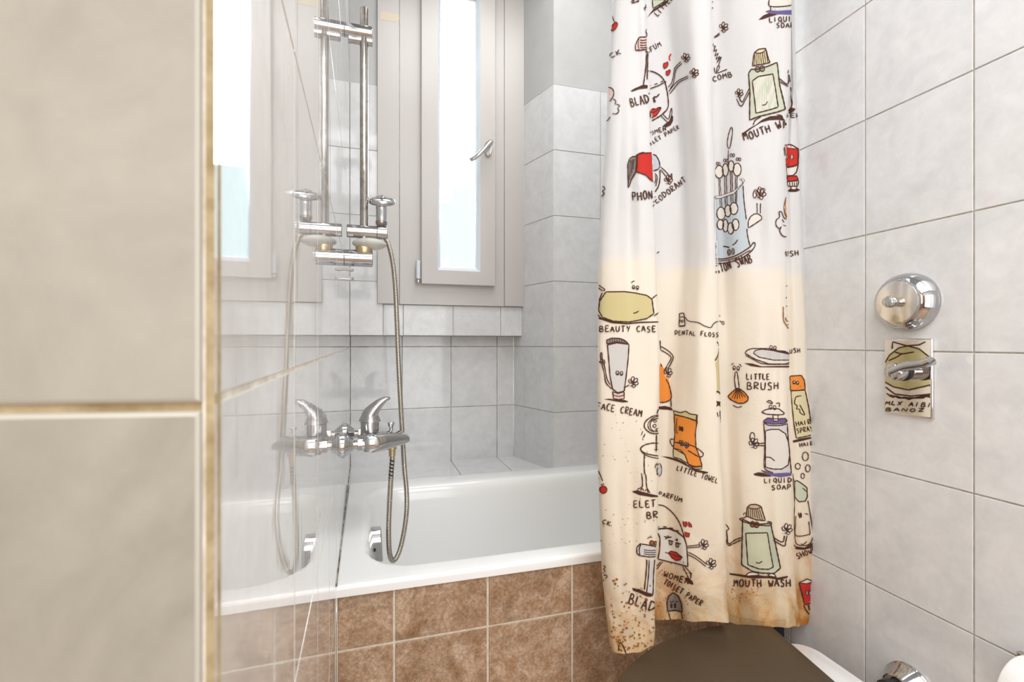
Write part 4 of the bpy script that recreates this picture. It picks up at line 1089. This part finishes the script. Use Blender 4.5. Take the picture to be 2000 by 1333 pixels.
ln(4, [(582, 306), (580, 456)], 9); ln(4, [(602, 384), (540, 382), (470, 404), (450, 440), (500, 474), (602, 494)], 10); ln(4, [(452, 446), (470, 470), (520, 498), (602, 516)], 8); ln(4, [(600, 436), (560, 440)], 7)
ln(4, [(480, 478), (478, 560), (482, 640)], 10); ln(4, [(602, 500), (598, 640)], 8)
ln(4, [(462, 644), (458, 640), (464, 700), (462, 762), (432, 776), (428, 792)], 9); ln(4, [(476, 640), (492, 660), (500, 760), (526, 812)], 9); ln(4, [(450, 792), (462, 772), (476, 796)], 8); ln(4, [(484, 800), (498, 780), (512, 812)], 8)
fl(4, [(372, 802), (420, 790), (480, 808), (540, 824), (602, 838), (602, 850), (540, 850), (440, 832)], 'ink')
text(4, 'ELETTRIC', (392, 944), (780, 930), 60, 10, pn=0); text(4, 'BRUSH', (500, 1036), (770, 1024), 58, 10, pn=0)
el(4, 606, 612, 24, 56, 'blue', 8); ln(4, [(570, 600), (576, 570), (590, 552)], 7); ln(4, [(590, 590), (586, 630), (596, 655)], 7)
text(4, 'PARFUM', (598, 838), (818, 896), 42, 9, pn=1)
for x, y, rx, ry in ((1875, 496, 26, 38), (1812, 582, 20, 26), (1896, 600, 20, 32), (1852, 666, 15, 24)): el(4, x, y, rx, ry, None, 8)
ln(4, [(1766, 622), (1772, 680), (1786, 720)], 8); fl(4, [(1786, 722), (1802, 704), (1850, 736), (1888, 768), (1892, 846), (1872, 886), (1822, 890), (1788, 848)], 'green', 9); ln(4, [(1850, 770), (1890, 806)], 8)
ln(4, [(1770, 690), (1778, 780), (1784, 870), (1782, 1060), (1790, 1200), (1814, 1262), (1900, 1262), (1938, 1190), (1920, 1020), (1896, 880)], 8)
ln(4, [(1798, 1012), (1794, 1100), (1800, 1184), (1900, 1176), (1914, 1160), (1904, 1060)], 8); ln(4, [(1820, 985), (1830, 1030), (1836, 980), (1842, 1028)], 10); ln(4, [(1870, 992), (1902, 1000)], 8)
fl(4, [(1744, 1262), (1764, 1242), (1800, 1278), (1870, 1288), (1944, 1240), (1936, 1290), (1862, 1308), (1796, 1302)], 'ink'); ln(4, [(1840, 1252), (1856, 1262), (1886, 1236)], 8)
el(4, 130, 786, 30, 32, 'red', 8); ln(4, [(130, 756), (112, 740), (138, 736)], 8); ln(4, [(124, 712), (108, 666), (90, 624)], 8); ln(4, [(98, 700), (88, 660)], 12, 'green')
text(4, 'ICK', (80, 1064), (196, 1104), 34, 8)
# --- fifth band
ln(4, [(598, 916), (660, 930), (730, 985), (790, 1070), (830, 1190), (838, 1230)], 10)
for a, b in (((596, 1110), (608, 1108)), ((640, 1106), (676, 1108)), ((704, 1116), (736, 1122)), ((764, 1138), (786, 1146))): ln(4, [a, b], 9)
ln(4, [(596, 1124), (690, 1120), (770, 1150), (832, 1204)], 9)
fl(5, [(594, 30), (614, 80), (612, 180), (598, 262), (690, 284), (780, 306), (862, 326), (858, 220), (848, 130), (830, 78), (770, 28), (690, -2), (600, 2)], 'white', 10)
ln(5, [(650, 66), (690, 76), (724, 72)], 11); ln(5, [(660, 90), (700, 72), (680, 60)], 9); el(5, 714, 122, 16, 20, 'grey', 8, off=.0008); ln(5, [(690, 100), (740, 112)], 10)
ln(5, [(756, 92), (776, 110), (770, 85)], 10); el(5, 774, 142, 14, 22, 'grey', 8, off=.0008); ln(5, [(756, 122), (804, 132)], 10)
fl(5, [(692, 212), (716, 194), (738, 200), (766, 206), (790, 228), (812, 244), (800, 272), (762, 276), (724, 252)], 'red', 9, off=.0008); ln(5, [(660, 204), (720, 222), (770, 240), (822, 250)], 8)
ln(5, [(850, 154), (910, 146), (966, 138)], 8); ln(5, [(850, 168), (910, 162), (970, 156)], 8); hand(5, 986, 152, 52, .5)
ln(5, [(864, 204), (930, 238), (1022, 308)], 8); ln(5, [(864, 226), (930, 260), (1012, 326)], 8); hand(5, 1046, 318, 54, .9)
ln(5, [(586, 350), (610, 320), (642, 284)], 8); ln(5, [(586, 324), (622, 286)], 8); ln(5, [(818, 322), (844, 375), (872, 432)], 8); ln(5, [(836, 326), (882, 380), (888, 430)], 8)
fl(5, [(832, 428), (862, 424), (884, 438), (904, 458), (912, 488), (884, 482), (854, 462)], 'ink'); ln(5, [(872, 386), (892, 382), (886, 436)], 9)
for h_ in ([(820, 1058), (836, 1070), (852, 1060), (858, 1094), (836, 1112), (822, 1092)], [(866, 1062), (890, 1084), (898, 1112), (868, 1106)], [(834, 1150), (856, 1160), (878, 1162), (870, 1196), (842, 1196)]): fl(4, h_, 'red', 5)
text(5, 'WOMEN', (644, 412), (880, 490), 50, 10, pn=1); text(5, 'TOILET PAPER', (648, 474), (978, 676), 50, 10, pn=1)
fl(5, [(420, 212), (420, 162), (448, 130), (500, 138), (590, 158), (590, 240), (520, 244), (440, 232)], 'pale', 10)
for y in (182, 200, 218): ln(5, [(474, y - 2), (520, y + 6), (588, y + 4)], 7)
ln(5, [(452, 132), (440, 180), (446, 230)], 8); el(5, 542, 122, 18, 20, 'rust', 8, off=.0008); el(5, 574, 126, 14, 18, 'rust', 8, off=.0008); ln(5, [(504, 86), (520, 72), (545, 74)], 7)
fl(5, [(520, 270), (566, 270), (556, 400), (548, 560), (500, 545), (512, 400)], 'pale'); ln(5, [(494, 265), (500, 282), (492, 400), (480, 528)], 10); ln(5, [(520, 268), (514, 400), (500, 548)], 8); ln(5, [(566, 268), (556, 400), (550, 568), (526, 578), (500, 548)], 9)
fl(5, [(376, 512), (440, 524), (500, 552), (548, 566), (540, 592), (500, 588), (440, 556), (386, 538)], 'ink')
text(5, 'BLADE', (336, 652), (628, 742), 88, 12, pn=0)
fl(5, [(682, 715), (676, 640), (694, 582), (736, 554), (782, 584), (808, 650), (818, 722), (750, 706)], 'grey', 11); ln(5, [(690, 722), (712, 806)], 9); ln(5, [(808, 726), (822, 800), (822, 850)], 9); ln(5, [(690, 716), (750, 704), (814, 726)], 8)
for k in (0, 1): el(5, 716 + 34 * k, 665, 9, 24, 'ink', 5, off=.0008)
ln(5, [(700, 626), (728, 634), (740, 622)], 9); ln(5, [(752, 628), (778, 632)], 8)
fl(5, [(1338, -84), (1400, -52), (1480, -40), (1580, -48), (1594, 20), (1616, 110), (1662, 340), (1606, 388), (1500, 384), (1420, 368), (1330, 312), (1334, 120)], 'green', 11)
fl(4, [(1366, 1012), (1378, 936), (1402, 914), (1450, 912), (1492, 930), (1510, 990), (1532, 1054), (1450, 1046)], 'cap', 10); ln(4, [(1378, 936), (1420, 950), (1470, 948), (1492, 930)], 8)
for k in range(7): ln(4, [(1388 + 15 * k, 948 + 1 * k), (1384 + 20 * k, 1016 + 5 * k)], 6)
ln(4, [(1310, 1036), (1340, 1060), (1420, 1084), (1500, 1094), (1570, 1096), (1590, 1070), (1545, 1062)], 10); ln(4, [(1312, 1038), (1345, 1030), (1372, 1018)], 9); ln(4, [(1344, 1006), (1350, 990), (1362, 984)], 8)
for k in (0, 1): el(4, 1420 + 36 * k, 1084 + 6 * k, 20, 24, 'rust', 10, off=.0008)
fl(5, [(1364, 38), (1550, 34), (1574, 180), (1600, 332), (1560, 352), (1480, 348), (1382, 312), (1372, 160)], 'lime', 10, off=.0007)
ln(5, [(1448, 290), (1476, 298), (1502, 280)], 9)
ln(5, [(1326, 78), (1270, 100), (1210, 130), (1196, 60), (1192, 10)], 10); ln(5, [(1326, 98), (1270, 124), (1204, 142), (1186, 60)], 10); ln(5, [(1186, -40), (1200, -20), (1214, 0), (1190, 16)], 9)
ln(5, [(1602, 98), (1690, 150), (1704, 110), (1716, 60)], 10); ln(5, [(1602, 74), (1676, 116), (1694, 60)], 10); hand(5, 1704, 20, 56, .5)
fl(5, [(1218, 384), (1300, 394), (1400, 408), (1480, 404), (1560, 414), (1640, 424), (1728, 408), (1724, 424), (1650, 444), (1560, 430), (1400, 430), (1290, 410), (1222, 398)], 'ink')
fl(5, [(1364, 410), (1380, 384), (1420, 374), (1470, 384), (1480, 404)], 'white', 9); fl(5, [(1550, 408), (1580, 384), (1610, 396), (1626, 420)], 'white', 9)
text(5, 'MOUTH WASH', (1262, 504), (1760, 500), 62, 12, pn=2)
text(5, 'SHOWER', (1814, 262), (2010, 180), 46, 9, pn=3)
fl(5, [(1828, 470), (1888, 436), (1942, 456), (1938, 560), (1932, 640), (1870, 662), (1850, 560)], 'red', 9); fl(5, [(1828, 470), (1888, 436), (1942, 456), (1890, 476)], 'white', 7, off=.0007)
for k in (0, 1): el(5, 1888 + 26 * k, 555, 8, 24, 'pink', 7, off=.0008)
ln(5, [(1862, 660), (1880, 700), (1914, 752)], 10); ln(5, [(1900, 660), (1914, 720)], 12)
text(5, 'CS', (118, 470), (182, 400), 46, 9); ln(5, [(130, 320), (150, 330), (136, 350), (148, 372)], 8)
ln(5, [(258, 1060), (262, 1000), (275, 984), (300, 1030), (322, 1090)], 10); ln(5, [(262, 1040), (290, 1062)], 8)
# print on the fold that faces the wall (it shows in the chrome plate)
def hit_plate(px, py, off):
    d = ray(px, py); o0 = wallR(px, py) + AX * .008
    r = (d - AX * (2 * d.dot(AX))).normalized()
    h = BV.ray_cast(o0, r)
    if h[0] is None: return None
    n = h[1] if h[1].dot(r) < 0 else -h[1]
    return h[0] + n * off
hit_eye, in_eye, pan_eye = hit, in_pan, pan_of
hit = hit_plate; in_pan = lambda k, x, y: True; pan_of = lambda p: 0
PAN_ = PAN; PAN = (([(0, -9999), (9999, -9999)], [(0, 9999), (9999, 9999)]),) * 4
fill_px([(1732, 712), (1738, 698), (1752, 684), (1774, 676), (1796, 680), (1812, 692), (1822, 706), (1822, 756), (1790, 762), (1756, 756), (1734, 746)], 'yellow')
for q in ([(1731, 712), (1742, 694), (1760, 680), (1778, 676), (1800, 682), (1822, 700)], [(1747, 682), (1748, 668), (1776, 676), (1800, 674), (1812, 668)], [(1752, 688), (1766, 692), (1790, 688)], [(1740, 705), (1756, 698), (1768, 690)],
          [(1732, 746), (1750, 756), (1780, 762), (1822, 752)], [(1734, 756), (1752, 770), (1784, 774), (1822, 770)], [(1736, 768), (1746, 776)]): line_px(q, 2.6)
fill_px([(1742, 770), (1770, 775), (1800, 774), (1822, 768), (1822, 778), (1780, 782), (1748, 778)], 'ink')
text(1, 'MLX AIBI', ((1733 - 1150) / K, 791 / K), ((1826 - 1150) / K, 796 / K), 38, 11, slant=.3)
text(1, 'BANOZ', ((1734 - 1150) / K, 803 / K), ((1812 - 1150) / K, 805 / K), 28, 10, slant=.3)
hit, in_pan, pan_of, PAN = hit_eye, in_eye, pan_eye, PAN_
# mildew specks near the lower hem
for k in range(150):
    x, y = rnd.uniform(190, 570), 380 + 680 * math.sqrt(rnd.random())
    r = rnd.uniform(3, 8) if rnd.random() < .85 else rnd.uniform(8, 13)
    el(5, x, y, r, r * rnd.uniform(.8, 1.4), 'rust', 0, off=.0011)
for k in range(70):
    r = rnd.uniform(2.5, 6); el(5, rnd.uniform(600, 900), rnd.uniform(280, 800), r, r, 'rust', 0, off=.0011)
for k in range(50):
    r = rnd.uniform(2.5, 6); el(5, rnd.uniform(1230, 1480), rnd.uniform(420, 640), r, r, 'rust', 0, off=.0011)
for k in range(70):
    r = rnd.uniform(2, 4.5); el(4, rnd.uniform(110, 560), rnd.uniform(100, 1300), r, r * 1.2, 'rust', 0, off=.0011)

# cloth with its print in one mesh, tagged by material
me = bpy.data.meshes.new('fabric')
off0 = len(cbm.verts)
vm = {}
cbm.verts.ensure_lookup_table()
for v in pbm.verts: vm[v] = cbm.verts.new(v.co)
for f in pbm.faces:
    try: cbm.faces.new([vm[v] for v in f.verts]).material_index = f.material_index
    except ValueError: pass
pbm.free()
loose = [v for v in cbm.verts if not v.link_faces]
bmesh.ops.delete(cbm, geom=loose, context='VERTS')
cbm.to_mesh(me); cbm.free()
def cloth(name, col, rough=.75):
    m = mat(name, col, rough, spec=.25)
    nt = m.node_tree; b = pb(m); out = nt.nodes['Material Output']
    t = N(m, 'ShaderNodeBsdfTranslucent'); t.inputs[0].default_value = (*col, 1)
    x = N(m, 'ShaderNodeMixShader'); x.inputs[0].default_value = .22
    L(m, b.outputs[0], x.inputs[1]); L(m, t.outputs[0], x.inputs[2]); L(m, x.outputs[0], out.inputs[0])
    return m, b, t
fab, b_, t_ = cloth('white polyester with old water stains', (.80, .76, .73))
g, v = posnode(fab)
sep = N(fab, 'ShaderNodeSeparateXYZ'); L(fab, g.outputs['Position'], sep.inputs[0])
n1 = noise(fab, v, 7, 4, .6)
ad = N(fab, 'ShaderNodeMath', operation='MULTIPLY_ADD'); L(fab, n1, ad.inputs[0]); ad.inputs[1].default_value = .05; L(fab, sep.outputs[2], ad.inputs[2])
mr = N(fab, 'ShaderNodeMapRange'); mr.inputs[1].default_value = .38; mr.inputs[2].default_value = 1.38; L(fab, ad.outputs[0], mr.inputs[0])
zc = ramp(fab, mr.outputs[0], [(0.0, (.64, .45, .23)), (.075, (.74, .58, .37)), (.18, (.83, .72, .57)), (.55, (.84, .755, .635)), (.86, (.82, .75, .645)), (.885, (.75, .725, .71)), (1.0, (.71, .695, .69))])  # cream below a set height, browner towards the hem
blot = ramp(fab, noise(fab, v, 14, 6, .7, .8), [(.38, (.78, .42, .15)), (.50, (.95, .80, .60)), (.60, (1, 1, 1))])
low = ramp(fab, mr.outputs[0], [(.04, (1, 1, 1)), (.30, (0, 0, 0))])
colr = mix(fab, low, zc, mix(fab, 1.0, zc, blot, 'MULTIPLY'))
L(fab, colr, b_.inputs['Base Color']); L(fab, colr, t_.inputs[0])
wv = noise(fab, v, 11, 4, .6, .4)
bm_ = N(fab, 'ShaderNodeBump'); bm_.inputs['Distance'].default_value = .006; bm_.inputs['Strength'].default_value = .55
L(fab, wv, bm_.inputs['Height']); L(fab, bm_.outputs[0], b_.inputs['Normal'])
pal = {'pale': (.66, .64, .62), 'lime': (.66, .65, .47), 'cap': (.58, .46, .33), 'straw': (.74, .66, .42), 'ink': (.085, .034, .022), 'red': (.60, .035, .025), 'green': (.60, .64, .50), 'orange': (.84, .30, .055), 'blue': (.56, .62, .66), 'purple': (.16, .12, .30), 'grey': (.30, .27, .25), 'yellow': (.66, .58, .30), 'white': (.80, .755, .69), 'pink': (.74, .55, .50), 'rust': (.34, .13, .035)}
me.materials.append(fab)
for k in INK[1:]: me.materials.append(cloth(k + ' print', pal[k])[0])
me.shade_smooth()
cur = thing('shower_curtain', 'white shower curtain printed with cartoon toiletries, stained brown at the hem', 'shower curtain', (.72, .92, ZC - .63))
fo = bpy.data.objects.new('fabric', me); COL.objects.link(fo); fo.parent = cur; fo.matrix_parent_inverse = Matrix.Translation(cur.location).inverted()
# sewn lower hem of the right panel
bm = bmesh.new()
q = [(1424, 1199), (1450, 1207), (1480, 1212.5), (1510, 1213), (1534, 1210)]
P2 = resample([(x, y, 0) for x, y in q], 3); Lf = [hit(p.x, p.y - .6, .0014) for p in P2]; Rt = [hit(p.x, p.y + .6, .0014) for p in P2]
vl_ = [bm.verts.new(p) if p else None for p in Lf]; vr_ = [bm.verts.new(p) if p else None for p in Rt]
for i in range(len(P2) - 1):
    if not (jump(Lf[i], Lf[i + 1]) or jump(Rt[i], Rt[i + 1])): bm.faces.new((vl_[i], vl_[i + 1], vr_[i + 1], vr_[i]))
link('hem_seam', bm, mat('seam thread', (.55, .36, .17), .8), cur)
# rod and hooks above the picture
rod = thing('curtain_rod', 'chrome shower curtain rod across the front of the tub', 'curtain rod', (.5, .93, ZTOP + .035))
bm = bmesh.new(); cyl(bm, (xl(.93) - .001, .93, ZTOP + .035), (xr(.93) + .001, .93, ZTOP + .035), .0125); link('tube', bm, M['chrome'], rod)
